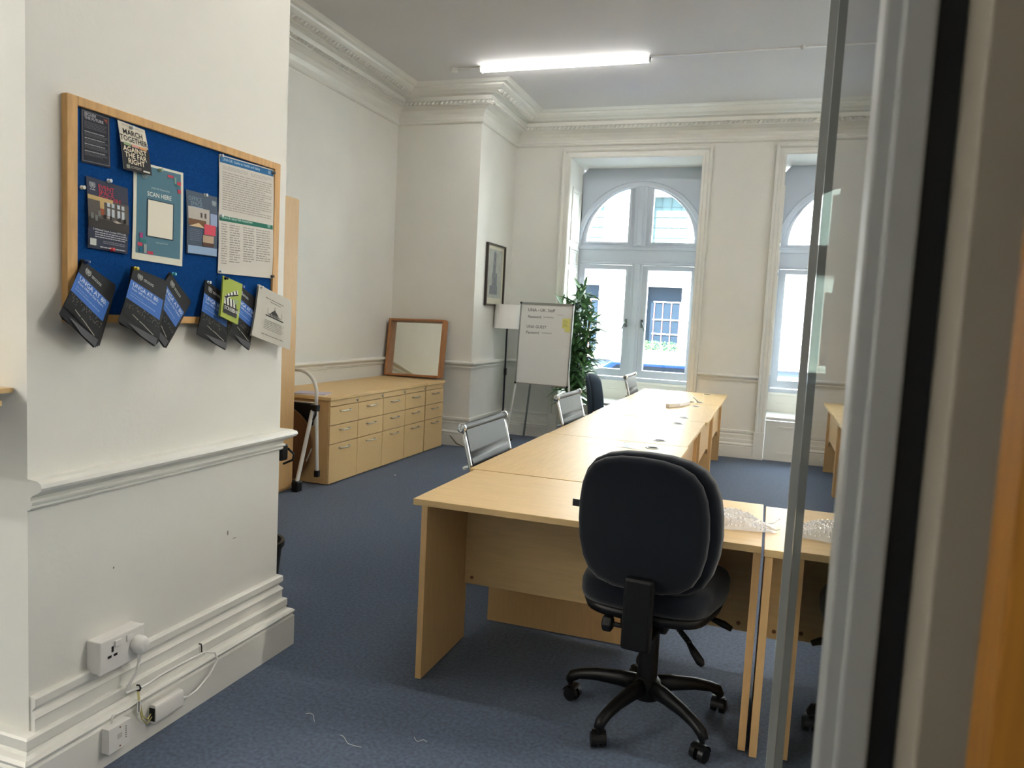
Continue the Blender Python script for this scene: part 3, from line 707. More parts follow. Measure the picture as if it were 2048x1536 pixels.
dup(rc, (-1.028, 7.92, 0), math.radians(-89), 'farthest ribbed chrome chair, below the arched window')

# ---------------------------------------------------------------- drawer units along the left wall
def drawer_unit(w):
    t = thing('drawer_unit', (0, 0, 0), 'x', 'cabinet', 'drawer units under the worktop')
    H = 0.701; D = 0.68
    b = MB().box(-D, -0.02, 0.001, 0.02, 0.01, H).box(-D, -0.02, w - 0.02, w - 0.001, 0.01, H).box(-D, -D + 0.015, 0.02, w - 0.02, 0.01, H).box(-D, -0.02, 0.02, w - 0.02, 0.01, 0.03).box(-D, -0.02, 0.02, w - 0.02, H - 0.02, H)
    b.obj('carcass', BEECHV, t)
    MB().box(-0.019, 0, 0.003, w - 0.003, 0.651, H - 0.002).obj('lock_rail', BEECH, t, bevel=0.001)
    lk = MB().lathe([(0.011, 0), (0.011, 0.006), (0.004, 0.007)], (0, w - 0.03, 0.672), 14, 'x').obj('lock', CHROME, t)
    for z0, z1, hz in ((0.496, 0.645, 0.605), (0.340, 0.490, 0.447), (0.012, 0.334, 0.295)):
        d_ = MB().box(-0.019, 0, 0.003, w - 0.003, z0, z1).obj('drawer', BEECH, t, bevel=0.001)
        c = w / 2; MB().tube([(0, c - 0.075, hz), (0.022, c - 0.07, hz), (0.025, c - 0.05, hz), (0.025, c + 0.05, hz), (0.022, c + 0.07, hz), (0, c + 0.075, hz)], 0.005).obj('handle', STEEL, d_, smooth=True)
    return t
us = [(5.283, 'beech drawer unit nearest the step stool'), (5.727, 'second beech drawer unit from the step stool'), (6.172, 'middle beech drawer unit of the five'), (6.617, 'fourth beech drawer unit, left of the end one'), (7.078, 'end beech drawer unit below the leaning mirror, with own top')]
du = drawer_unit(0.444)
for i, (y, lab) in enumerate(us):
    o = du if i == 0 else dup(du, (0, 0, 0))
    o.location = (-3.335, y, 0); o['label'] = lab
MB().box(-4.075, -3.322, 5.268, 7.064, 0.7025, 0.728).obj('worktop', BEECHX, label='long beech worktop lying over the first four drawer units', cat='worktop', bevel=0.0015)
MB().box(-4.075, -3.322, 7.072, 7.53, 0.7025, 0.728).obj('unit_top', BEECHX, label='short beech top on the end drawer unit under mirror', cat='worktop', bevel=0.0015)
# mirror
mt = thing('mirror', (-3.71, 7.55, 0.729), 'square wooden framed mirror leaning on the end wall over drawers', 'mirror')
Mm = Matrix.Translation((-3.71, 7.55, 0.735)) @ Matrix.Rotation(math.radians(-9), 4, 'X') @ Matrix.Rotation(math.radians(-1.0), 4, 'Y')
def mbx(*a): return MB().box(*a).xf(Mm)
w2 = 0.34
for a in ((-w2, -w2 + 0.028, -0.075, 0.03, 0, 0.64), (w2 - 0.028, w2, -0.075, 0.03, 0, 0.64), (-w2 + 0.028, w2 - 0.028, -0.075, 0.03, 0, 0.024), (-w2 + 0.028, w2 - 0.028, -0.075, 0.03, 0.616, 0.64)):
    mbx(*a).obj('frame_side', MIRW, mt, bevel=0.006)
mbx(-w2 + 0.028, w2 - 0.028, 0.0, 0.006, 0.022, 0.618).obj('mirror_glass', MIRROR, mt)
mbx(-w2 + 0.028, w2 - 0.028, 0.0065, 0.012, 0.022, 0.618).obj('back_board', BROWN, mt)
mg = thing('magazine', (-3.55, 5.36, 0.729), 'lilac covered magazine lying at the near end of the long worktop', 'magazine')
for i in range(3): MB().box(-3.72, -3.45, 5.30, 5.49, 0.7285 + 0.004 * i, 0.7322 + 0.004 * i).xf(Matrix.Translation((-3.6, 5.4, 0)) @ Matrix.Rotation(0.25 + 0.03 * i, 4, 'Z') @ Matrix.Translation((3.6, -5.4, 0))).obj('page_block' if i < 2 else 'cover', mat('lilac_paper', (186, 178, 200), 0.5) if i == 2 else WHITEP, mg)

# tall cupboard
tcb = thing('tall_cupboard', (-3.8, 4.5, 0), 'tall beech cupboard partly hidden behind the near wall', 'cupboard')
MB().box(-4.09, -3.522, 3.95, 5.03, 0.005, 2.27).obj('carcass', BEECHV, tcb, bevel=0.002)
for a, b in ((3.955, 4.488), (4.492, 5.025)):
    d_ = MB().box(-3.52, -3.50, a, b, 0.03, 2.262).obj('door', BEECHV, tcb, bevel=0.0015)
    y = b - 0.05 if a < 4 else a + 0.05
    MB().tube([(-3.50, y, 1.0), (-3.475, y, 1.01), (-3.475, y, 1.14), (-3.50, y, 1.15)], 0.005).obj('handle', STEEL, d_)

# round table top, dark board and step stool in the gap
rt = MB().lathe([(0.295, -0.011), (0.3195, -0.011), (0.32, -0.008), (0.32, 0.008), (0.3195, 0.011), (0.295, 0.011)], n=48, axis='y')
rt.xf(Matrix.Translation((-3.765, 5.212, 0.322)))
rt.obj('round_table_top', BROWN, label='round brown table top standing on edge behind step stool', cat='table top', loc=(-3.765, 5.212, 0))
st = thing('step_stool', (-3.6, 5.15, 0), 'folded step stool with white tube loop and black tread', 'step stool')
sx0, sx1, r_ = -3.82, -3.385, 0.17
pts = [(sx0, 5.155, 0.66)]
pts += [(sx0 + r_ + r_ * math.cos(PI - PI / 2 * i / 8), 5.155, 0.945 - r_ + r_ * math.sin(PI - PI / 2 * i / 8)) for i in range(9)]
pts += [(sx1 - r_ + r_ * math.cos(PI / 2 - PI / 2 * i / 8), 5.155, 0.945 - r_ + r_ * math.sin(PI / 2 - PI / 2 * i / 8)) for i in range(9)]
pts += [(sx1, 5.155, 0.66)]
MB().tube(pts, 0.0145, 10).obj('handle_loop', WHITEM, st, smooth=True)
for x in (sx0, sx1):
    sg = 1 if x > -3.6 else -1
    MB().cyl((x, 5.16, 0.66), (x + 0.012 * sg, 5.175, 0.14), 0.0145, n=10).obj('rear_leg', WHITEM, st, smooth='edge')
    MB().box(x + 0.012 * sg - 0.02, x + 0.012 * sg + 0.02, 5.157, 5.193, 0.09, 0.145).obj('rubber_foot', BLACKP, st, bevel=0.006)
    fy = 4.995 if sg > 0 else 5.078
    MB().cyl((x - 0.028 * sg, 5.15, 0.63), (x - 0.05 * sg, fy, 0.07), 0.0165, n=10).obj('front_leg', WHITEM, st, smooth='edge')
    MB().box(x - 0.05 * sg - 0.028, x - 0.05 * sg + 0.028, fy - 0.038, fy + 0.035, 0.0, 0.085).obj('rubber_foot', BLACKP, st, bevel=0.01)
    MB().box(x - 0.045, x + 0.022, 5.135, 5.18, 0.625, 0.675).tube([(x + 0.012, 5.13, 0.66), (x + 0.016, 5.13, 0.60), (x - 0.01, 5.13, 0.555)], 0.008).obj('hinge', BLACKP, st, bevel=0.004)
    MB().tube([(x - 0.03 * sg, 5.155, 0.32), (x - 0.055 * sg, 5.12, 0.22)], 0.006).obj('strut', STEEL, st)
MB().box(-3.80, -3.447, 5.238, 5.256, 0.49, 0.668).obj('tread', BLACKP, st, bevel=0.012)
MB().tube([(-3.80, 5.236, 0.676), (-3.455, 5.236, 0.676), (-3.437, 5.236, 0.66), (-3.455, 5.236, 0.49)], 0.006).obj('tread_edge', WHITEM, st, smooth=True)
MB().box(-3.77, -3.46, 5.02, 5.04, 0.10, 0.22).obj('lower_tread', BLACKP, st, bevel=0.008) if False else None
MB().tube([(-3.485, 4.985, 0.03), (-3.47, 4.985, 0.035), (-3.455, 4.985, 0.075)], 0.007).obj('wire_stay', WHITEM, st, smooth=True)

# ---------------------------------------------------------------- lamp, picture, whiteboard, plant
fl = thing('floor_lamp', (-2.94, 8.38, 0), 'floor lamp with white drum shade standing left of whiteboard', 'floor lamp')
MB().lathe([(0.13, 0), (0.13, 0.018), (0.02, 0.028), (0.012, 0.04)], (-2.94, 8.38, 0.0), 28).obj('base', BLACKP, fl, smooth='edge')
MB().cyl((-2.94, 8.38, 0.02), (-2.94, 8.38, 1.45), 0.011, n=10).obj('pole', mat('lamp_pole', (38, 38, 48), 0.35, metal=0.5), fl, smooth='edge')
sh = MB(); n = 36
rr = [[Vector((-2.94 + r * math.cos(2 * PI * k / n), 8.38 + r * math.sin(2 * PI * k / n), z)) for k in range(n)] for r, z in ((0.157, 1.315), (0.150, 1.595), (0.147, 1.595), (0.154, 1.315))]
sh.loft(rr, close=True).obj('lamp_shade', SHADE, fl, smooth='edge')
MB().cyl((-2.94, 8.38, 1.45), (-2.94, 8.38, 1.53), 0.02, n=12).sphere((-2.94, 8.38, 1.55), 0.03).obj('bulb_holder', WHITEP, fl)
MB().tube([(-2.94, 8.36, 1.32), (-2.925, 8.36, 1.2), (-2.93, 8.365, 1.0), (-2.925, 8.362, 0.84)], 0.003, 5).box(-2.945, -2.915, 8.35, 8.375, 0.77, 0.85).obj('switch_cord', BLACKP, fl)

pf = thing('framed_picture', (XN, 8.28, 1.57), 'dark framed sketch of a tower hanging on the chimney breast side', 'picture')
y0, y1, z0, z1 = 7.99, 8.585, 1.57, 2.275
for a in ((y0, y0 + 0.025, z0, z1), (y1 - 0.025, y1, z0, z1), (y0 + 0.025, y1 - 0.025, z0, z0 + 0.02), (y0 + 0.025, y1 - 0.025, z1 - 0.02, z1)):
    MB().box(XN + 0.001, XN + 0.03, *a).obj('frame_side', mat('dark_brown_frame', (52, 42, 34), 0.4), pf)
MB().box(XN + 0.001, XN + 0.012, y0 + 0.025, y1 - 0.025, z0 + 0.02, z1 - 0.02).obj('mount_board', mat('cream_mount', (205, 200, 180), 0.7), pf)
MB().box(XN + 0.0122, XN + 0.0132, y0 + 0.08, y1 - 0.08, z0 + 0.09, z1 - 0.06).obj('sketch_paper', mat('sketch_paper', (166, 168, 160), 0.7, var=0.15, scale=9), pf)
tw = MB()
yc = 8.25
for a in ((yc - 0.035, yc + 0.05, 1.95, 2.17), (yc - 0.06, yc + 0.10, 1.80, 1.95), (yc - 0.13, yc + 0.12, 1.70, 1.80)): tw.box(XN + 0.0133, XN + 0.0136, *a)
tw.add([(XN + 0.0136, yc - 0.035, 2.17), (XN + 0.0136, yc + 0.05, 2.17), (XN + 0.0136, yc + 0.01, 2.20)], [(0, 1, 2)])
tw.obj('tower_drawing', mat('pencil_grey', (120, 123, 126), 0.8, var=0.25, scale=25), pf)

# whiteboard easel
wb = thing('whiteboard_easel', (-2.42, 8.3, 0), 'white flipchart easel board with handwritten notes and yellow sticky note', 'whiteboard')
A0, A1 = Vector((-2.765, 8.27, 0.70)), Vector((-2.13, 8.20, 0.70))
ex = (A1 - A0).normalized(); ny = Vector((ex.y, -ex.x, 0)); up = Vector((-ny.x * 0.06, -ny.y * 0.06, 1)).normalized(); ny2 = ex.cross(up)
Wd, Hh = (A1 - A0).length, 0.925
Mw = Matrix(((ex.x, ny2.x, up.x, A0.x), (ex.y, ny2.y, up.y, A0.y), (ex.z, ny2.z, up.z, A0.z), (0, 0, 0, 1)))
if ny2.y > 0: ny2 = -ny2
sgn = 1 if (Mw.to_3x3() @ Vector((0, 1, 0))).y < 0 else -1
def wbx(x0, x1, d0, d1, z0, z1): return MB().box(x0, x1, *sorted((sgn * d0, sgn * d1)), z0, z1).xf(Mw)
wbx(0, Wd, -0.018, 0, 0, Hh).obj('board', BOARDW, wb)
for a in ((-0.008, 0.006, 0, Hh), (Wd - 0.006, Wd + 0.008, 0, Hh), (0.006, Wd - 0.006, -0.008, 0.006), (0.006, Wd - 0.006, Hh - 0.02, Hh + 0.006)):
    wbx(a[0], a[1], -0.022, 0.006, a[2], a[3]).obj('frame_rail', ALU, wb)
for x in (-0.012, Wd - 0.008):
    for z in (-0.012, Hh - 0.012):
        wbx(x, x + 0.02, -0.024, 0.009, z, z + 0.022).obj('corner_cap', BLACKP, wb)
def wbtext(s, x, z, size, parent, bold=0.0):
    vs, fs = text_geo(s, size, bold); k = MB().add([(x + a, sgn * 0.001, z + b) for a, b, _ in vs], fs).xf(Mw)
    return k
hw_ = MB()
for s_, x, z, sz in (('UNA - UK. Staff', 0.09, 0.83, 0.05), ('Password', 0.095, 0.755, 0.042), ('UNA GUEST', 0.085, 0.64, 0.046), ('Password', 0.085, 0.575, 0.042)):
    k = wbtext(s_, x, z, sz, wb, 0.0006); hw_.add(k.v, k.f)
for zz, xx in ((0.757, 0.29), (0.577, 0.28)):
    pts = [(xx + 0.004 * i, sgn * 0.0015, zz + 0.013 + 0.012 * math.sin(i * 1.7) * (0.6 + 0.4 * math.sin(i * 0.9))) for i in range(32)]
    k = MB().tube(pts, 0.0013, 4).xf(Mw); hw_.add(k.v, k.f)
hw_.obj('handwriting', INK, wb, fixn=False, kind='stuff')
wbx(0.45, 0.53, 0.0005, 0.0015, 0.80, 0.806).obj('faint_line', mat('faint_ink', (178, 178, 178), 0.6), wb)
pt = MB()
tip = Mw @ Vector((Wd / 2, -sgn * 0.03, Hh - 0.04))
for nm, a, b, m_ in (('leg', Mw @ Vector((0.05, -sgn * 0.03, 0.5)), Vector((-2.84, 8.22, 0.0)), WHITEM), ('leg', Mw @ Vector((Wd - 0.05, -sgn * 0.03, 0.5)), Vector((-2.02, 8.12, 0.0)), WHITEM), ('rear_leg', tip + Vector((-0.12, 0.05, -0.1)), Vector((-2.80, 8.80, 0.0)), ALU)):
    MB().cyl(a, b, 0.012, n=10).obj(nm, m_, wb, smooth='edge')
sn = MB().box(Wd - 0.115, Wd - 0.02, *sorted((sgn * 0.001, sgn * 0.002)), 0.655, 0.765).box(Wd - 0.08, Wd - 0.015, *sorted((sgn * 0.002, sgn * 0.003)), 0.615, 0.66).xf(Mw)
sno = sn.obj('sticky_note', mat('yellow_note', (222, 218, 128), 0.7), label='yellow sticky notes on the right edge of the whiteboard', cat='sticky note', loc=tuple(Mw @ Vector((Wd - 0.06, 0, 0.62))))
nt = MB()
for i in range(6): nt.box(Wd - 0.108, Wd - 0.04 - 0.01 * (i % 3), *sorted((sgn * 0.002, sgn * 0.0024)), 0.672 + 0.014 * i, 0.675 + 0.014 * i)
nt.xf(Mw).obj('note_writing', mat('note_ink', (150, 148, 96), 0.7), sno)

# plant
LEAFM = mat('leaf_green', (92, 138, 84), 0.45, var=0.35, scale=6, trans=0.0)
pot = thing('potted_bamboo', (-2.13, 8.57, 0), 'tall leafy green bamboo style plant between the whiteboard and window', 'plant')
MB().lathe([(0.11, 0), (0.14, 0.3), (0.15, 0.3), (0.15, 0.33), (0.13, 0.33), (0.12, 0.29), (0.01, 0.29)], (-2.13, 8.57, 0), 28).obj('pot', mat('grey_pot', (92, 88, 82), 0.6), pot, smooth='edge')
leaf_me = []
for k in range(5):
    m_ = MB(); L = 0.15 + 0.02 * k; w_ = 0.017 + 0.0015 * k; bend = 0.2 + 0.12 * k
    pts = [(0, 0, 0), (0.3, w_, 0.02), (0.65, w_ * .8, -0.02 * 0), (1, 0.0005, 0)]
    rows_ = []
    for u in (0, .2, .45, .75, 1):
        ww = w_ * math.sin(PI * min(1, u * .85 + .08)) if u < 1 else 0.0006
        z = -bend * L * u * u * 0.5
        rows_.append((u * L, ww, z))
    vs = []; fs = []
    for i, (a, b, c) in enumerate(rows_): vs += [(a, -b, c + 0.003), (a, 0, c), (a, b, c + 0.003)]
    for i in range(4):
        for j in (0, 1): fs.append((3 * i + j, 3 * i + j + 1, 3 * i + j + 4, 3 * i + j + 3))
    leaf_me.append((vs, fs))
lm = []
for vs, fs in leaf_me:
    me = bpy.data.meshes.new('leaf'); me.from_pydata(vs, [], fs); me.materials.append(LEAFM); lm.append(me)
rnd = random.Random(3)
mass = MB(); nleaf = 0; base = Vector((-2.13, 8.57, 0))
stems = []
for k in range(11):
    a = rnd.uniform(0, 2 * PI); r0 = rnd.uniform(0.01, 0.08); lean = rnd.uniform(0.03, 0.17); H = rnd.uniform(1.25, 1.83) if k else 1.84
    pts = [Vector((r0 * math.cos(a) + lean * math.cos(a) * (i / 7) ** 1.4, r0 * math.sin(a) * .7 + 0.8 * lean * math.sin(a) * (i / 7) ** 1.4 - 0.0, 0.28 + (H - 0.28) * i / 7)) for i in range(8)]
    stems.append(pts)
    MB().tube([base + p for p in pts], [0.009 - 0.0008 * i for i in range(8)], 6).obj('stem', mat('stem_green', (96, 100, 62), 0.6), pot, smooth=True)
allp = []
for pts in stems:
    for j in range(92):
        u = 1.6 + 5.4 * (j + rnd.random()) / 92; i = min(6, int(u)); p = pts[i].lerp(pts[i + 1], min(1, u - i))
        yaw = rnd.uniform(0, 2 * PI); pit = rnd.uniform(-0.9, 0.5) if u < 6.7 else rnd.uniform(-1.35, -0.3)
        br = Vector((math.cos(yaw), math.sin(yaw), 0)) * rnd.uniform(0, 0.07)
        allp.append((p + br, yaw + rnd.uniform(-.4, .4), pit, rnd.randrange(5), rnd.uniform(0.75, 1.15)))
rnd.shuffle(allp)
for idx, (p, yaw, pit, k, sc) in enumerate(allp):
    q = base + p
    if q.y > 8.72: q.y = 8.72
    if idx < 280:
        o = bpy.data.objects.new('leaf', lm[k]); COL.objects.link(o); o.parent = pot
        o.location = q - base; o.rotation_euler = (rnd.uniform(-.5, .5), pit, yaw); o.scale = (sc, sc, sc)
    else:
        M_ = Matrix.Translation(q) @ Euler((rnd.uniform(-.5, .5), pit, yaw)).to_matrix().to_4x4() @ Matrix.Scale(sc, 4)
        vs, fs = leaf_me[k]; mass.add([M_ @ Vector(v) for v in vs], fs)
mass.obj('foliage', LEAFM, pot, kind='stuff', fixn=False)

# ---------------------------------------------------------------- things on the desks
sh = thing('printed_sheet', (-0.83, 4.43, TOP), 'thin grey printed sheet lying on the nearest row desk', 'paper')
q4 = [(-1.006, 4.358), (-0.952, 4.559), (-0.675, 4.50), (-0.665, 4.30)]
MB().add([(x, y, TOP + 0.0012) for x, y in q4] + [(x, y, TOP + 0.0006) for x, y in q4], [(0, 1, 2, 3), (7, 6, 5, 4), (0, 4, 5, 1), (1, 5, 6, 2), (2, 6, 7, 3), (3, 7, 4, 0)]).obj('sheet', mat('pale_film', (186, 184, 178), 0.2), sh)
qb = lambda u, v: tuple(Vector(q4[0]).lerp(Vector(q4[3]), u).lerp(Vector(q4[1]).lerp(Vector(q4[2]), u), v))
pm = MB()
for u0, v0, u1, v1 in ((.05, .1, .3, .85), (.36, .1, .62, .5), (.36, .56, .62, .85), (.68, .15, .93, .8)):
    pm.add([(*qb(u0, v0), TOP + 0.0015), (*qb(u1, v0), TOP + 0.0015), (*qb(u1, v1), TOP + 0.0015), (*qb(u0, v1), TOP + 0.0015)], [(0, 1, 2, 3)])
pm.obj('printed_block', mat('pale_grey_print', (160, 164, 168), 0.25), sh, fixn=False)

ps = thing('cable_extension', (-0.77, 6.95, TOP), 'white bent cable extension block with looped lead on the row desk', 'extension lead')
bk = [(-0.835, 6.68), (-0.80, 6.66), (-0.725, 6.81), (-0.665, 7.10), (-0.705, 7.12), (-0.765, 6.84)]
MB().prism(bk, TOP + 0.001, TOP + 0.036, lambda a, b, h: (a, b, h)).obj('block', WHITEP, ps, bevel=0.004)
MB().tube([(-0.69, 7.12, TOP + .02), (-0.67, 7.2, TOP + .05), (-0.66, 7.3, TOP + .055), (-0.64, 7.36, TOP + .03), (-0.62, 7.38, TOP + .006)], 0.006, 6).obj('lead', WHITEP, ps, smooth=True)
MB().tube([(-0.69, 7.12, TOP + .02), (-0.66, 7.1, TOP + .03), (-0.64, 7.2, TOP + .02), (-0.66, 7.28, TOP + .008), (-0.7, 7.22, TOP + .008)], 0.005, 6).obj('lead', WHITEP, ps, smooth=True)

# bubble wrap heap
bw = MB(); nu, nv = 84, 40; rnd = random.Random(11); x0, x1, y0, y1 = -0.56, 0.06, 2.72, 2.99
def bh(u, v):
    e = min(1, 6 * (1 - u)) * min(1, 5 * v + 0.1) * min(1, 5 * (1 - v) + 0.1) * min(1, 6 * u + .1)
    return TOP + 0.003 + e * (0.012 + 0.012 * abs(math.sin(9 * u + 5 * v)) + 0.010 * abs(math.sin(23 * u - 14 * v + 1)) + 0.006 * abs(math.sin(61 * u + 40 * v)))
vs = []; fs = []
for i in range(nu + 1):
    for j in range(nv + 1):
        u, v = i / nu, j / nv; taper = 1 - 0.62 * max(0, (u - 0.62) / 0.38) ** 1.5; vv = 0.55 + (v - 0.5) * taper
        vs.append((x0 + (x1 - x0) * u + 0.01 * math.sin(13 * v), y0 + (y1 - y0) * vv + 0.012 * math.sin(9 * u + 2), bh(u, v) + 0.0015 * rnd.random()))
for i in range(nu):
    for j in range(nv): fs.append((i * (nv + 1) + j, (i + 1) * (nv + 1) + j, (i + 1) * (nv + 1) + j + 1, i * (nv + 1) + j + 1))
bwo = MB().add(vs, fs).obj('bubble_wrap', BUBBLE, label='crumpled clear bubble wrap on the desk behind the black chair', cat='bubble wrap', smooth=True)
bb = MB()
for i in range(3, nu - 4, 2):
    for j in range(3, nv - 3, 2):
        p = vs[i * (nv + 1) + j]; r = 0.0052
        bb.add([(p[0] - r, p[1], p[2]), (p[0], p[1] - r, p[2]), (p[0] + r, p[1], p[2]), (p[0], p[1] + r, p[2]), (p[0], p[1], p[2] + 0.006)], [(0, 1, 4), (1, 2, 4), (2, 3, 4), (3, 0, 4)])
bb.obj('bubbles', BUBBLE, bwo, kind='stuff')
flap = MB(); 
for k in range(3):
    pts = [(0.02 + 0.012 * i, 2.86 + 0.02 * k + 0.010 * i * (k - 0.4), TOP + 0.008 + 0.006 * math.sin(i * 1.3 + k) + 0.004 * i * (k == 1)) for i in range(6)]
    flap.tube(pts, 0.0022, 5)
flap.obj('folded_edge', BUBBLE, bwo)

# ---------------------------------------------------------------- noticeboard
BX = PX
nb = thing('noticeboard', (BX, 2.09, 1.37), 'wood framed blue felt noticeboard covered with flyers on near wall', 'noticeboard')
y0, y1, z0, z1 = 1.615, 2.572, 1.372, 2.003
fw_ = 0.034
MB().box(BX + 0.001, BX + 0.014, y0 + fw_, y1 - fw_, z0 + fw_ - 0.01, z1 - fw_ + 0.01).obj('felt_panel', FELT, nb)
for a in ((y0, y0 + fw_, z0, z1), (y1 - fw_, y1, z0, z1), (y0 + fw_, y1 - fw_, z1 - 0.026, z1), (y0 + fw_, y1 - fw_, z0, z0 + 0.024)):
    MB().box(BX + 0.001, BX + 0.024, *a).obj('frame_side', FRAMEW, nb, bevel=0.002)
FX0 = BX + 0.0145
def P_(n, c): return mat('ink_' + n, c, 0.45)
def P2(rgb): return mat('print_%d_%d_%d' % rgb, rgb, 0.6, spec=0.2)
STUFFP = ('small_print', 'photo_figures', 'photo_chair', 'photo_window', 'subheading', 'publisher_line', 'colour_block', 'clapper_stripe')
class Sheet:
    """paper defined by four corners (y, z): TL TR BR BL, with x at top and bottom edge"""
    def __init__(s, name, C4, xt, xb, m, label, cat, bow=0.0, group=None, under=0, fan=0.02):
        s.c = [Vector(p) for p in C4]; s.xt, s.xb, s.bow = xt, xb, bow; s.layer = 0
        s.w = ((s.c[1] - s.c[0]).length + (s.c[2] - s.c[3]).length) / 2; s.h = ((s.c[3] - s.c[0]).length + (s.c[2] - s.c[1]).length) / 2
        ctr = sum(s.c, Vector((0, 0))) / 4
        s.t = thing(name, (xt, ctr.x, min(p.y for p in s.c)), label, cat, group)
        n = 8
        for k in range(under, -1, -1):
            mb = MB(); off = 0.0035 * k; sg = (math.sin(fan * k * 1.0))
            rot = lambda p, k=k: (Matrix.Rotation(-fan * k, 2) @ (p - s.c[0])) + s.c[0]
            for lay in (0, 1):
                for i in range(n + 1):
                    for j in range(n + 1):
                        q = s.p(i / n, j / n); yz = rot(Vector((q[1], q[2])))
                        mb.v.append(Vector((q[0] - off - 0.0006 * lay - 0.003 * k * (j / n), yz.x, yz.y)))
            N = n + 1
            for lay in (0, 1):
                for i in range(n):
                    for j in range(n):
                        a = lay * N * N + i * N + j; f = (a, a + 1, a + N + 1, a + N); mb.f.append(f if lay == 0 else f[::-1])
            rim = [(i, 0) for i in range(n)] + [(n, j) for j in range(n)] + [(i, n) for i in range(n, 0, -1)] + [(0, j) for j in range(n, 0, -1)]
            for (a, b), (c, d) in zip(rim, rim[1:] + rim[:1]):
                mb.f.append((a * N + b, c * N + d, N * N + c * N + d, N * N + a * N + b))
            mb.obj('sheet' if k == 0 else 'under_sheet', m if k == 0 else (m if not isinstance(under, tuple) else m), s.t, smooth=False)
        s.parts = {}
    def p(s, u, v):
        t = s.c[0].lerp(s.c[1], u).lerp(s.c[3].lerp(s.c[2], u), v)
        return (s.xt + (s.xb - s.xt) * v + s.bow * math.sin(PI * v) , t.x, t.y)
    def mb(s, name, rgb):
        return s.parts.setdefault((name, rgb), (MB(), len(s.parts)))
    def poly(s, name, rgb, pts, e=0):
        b, l = s.mb(name, rgb); q = [s.p(*a) for a in pts]
        b.add([(x + 0.0005 + 0.00022 * l + e, y, z) for x, y, z in q], [tuple(range(len(q)))])
    def rect(s, name, rgb, u0, v0, u1, v1, e=0):
        n = 6; b, l = s.mb(name, rgb)
        for i in range(n):
            va, vb = v0 + (v1 - v0) * i / n, v0 + (v1 - v0) * (i + 1) / n
            q = [s.p(u0, va), s.p(u1, va), s.p(u1, vb), s.p(u0, vb)]
            b.add([(x + 0.0005 + 0.00022 * l + e, y, z) for x, y, z in q], [(0, 1, 2, 3)])
    def text(s, name, rgb, txt, u, v, size, bold=0.0, sx=1.0, align='LEFT', e=0):
        b, l = s.mb(name, rgb); vs, fs = text_geo(txt, size, bold, align); out = []
        for a, c, _ in vs:
            x, y, z = s.p(u + a * sx / s.w, v - c / s.h); out.append((x + 0.0006 + 0.00022 * l + e, y, z))
        b.add(out, fs)
    def lines(s, name, rgb, u0, u1, v0, v1, n, th=0.35, seed=1, e=0):
        r = random.Random(seed); dv = (v1 - v0) / n
        for i in range(n):
            u = u0; end = u1 - r.random() * 0.25 * (u1 - u0) * (i % 3 == 2)
            while u < end:
                w = min(r.uniform(0.03, 0.1), end - u); s.poly(name, rgb, [(u, v0 + dv * i), (u + w, v0 + dv * i), (u + w, v0 + dv * (i + th)), (u, v0 + dv * (i + th))], e); u += w + 0.012
    def emblem(s, name, rgb, u, v, r):
        b, l = s.mb(name, rgb)
        def strip(pts, w):
            for (a, c), (a2, c2) in zip(pts, pts[1:]):
                d = Vector((a2 - a, c2 - c)); nn = Vector((-d.y, d.x)).normalized() * w / 2 if d.length else Vector((0, 0))
                q = [(a + nn.x, c + nn.y), (a2 + nn.x, c2 + nn.y), (a2 - nn.x, c2 - nn.y), (a - nn.x, c - nn.y)]
                o_ = []
                for x_, y_ in q:
                    X_, Y_, Z_ = s.p(u + x_ * r / s.w, v - y_ * r / s.h); o_.append((X_ + 0.0006 + 0.00022 * l, Y_, Z_))
                b.add(o_, [(0, 1, 2, 3)])
        for R in (0.62, 0.42, 0.22): strip([(R * math.cos(t), R * math.sin(t) + .1) for t in [2 * PI * i / 20 for i in range(21)]], 0.07)
        for k in range(4): strip([(-0.62 * math.cos(k * PI / 4), -0.62 * math.sin(k * PI / 4) + .1), (0.62 * math.cos(k * PI / 4), 0.62 * math.sin(k * PI / 4) + .1)], 0.05)
        for t0, t1, cx_, cy_, rr_ in ((0.4, 1.5, .12, .2, .2), (2.0, 3.2, -.2, .25, .16), (3.6, 5.0, -.05, -.15, .2)):
            strip([(cx_ + rr_ * .5 * math.cos(t0 + (t1 - t0) * i / 5), cy_ + rr_ * .5 * math.sin(t0 + (t1 - t0) * i / 5)) for i in range(6)], 0.16)
        for sx in (-1, 1):
            for i in range(9):
                t = -PI / 2 + sx * (0.15 + i * 0.26); c_ = Vector((0.88 * math.cos(t), 0.88 * math.sin(t) + .08)); g = Vector((-math.sin(t), math.cos(t))) * sx; o2 = Vector((math.cos(t), math.sin(t)))
                strip([tuple(c_), tuple(c_ + g * .2 + o2 * .12)], 0.09); strip([tuple(c_), tuple(c_ + g * .2 - o2 * .10)], 0.09)
    def done(s):
        for (name, rgb), (b, l) in s.parts.items():
            b.obj(name, P2(rgb), s.t, fixn=False, kind='stuff' if name in STUFFP else None)
        return s.t
W_ = (236, 234, 228); 
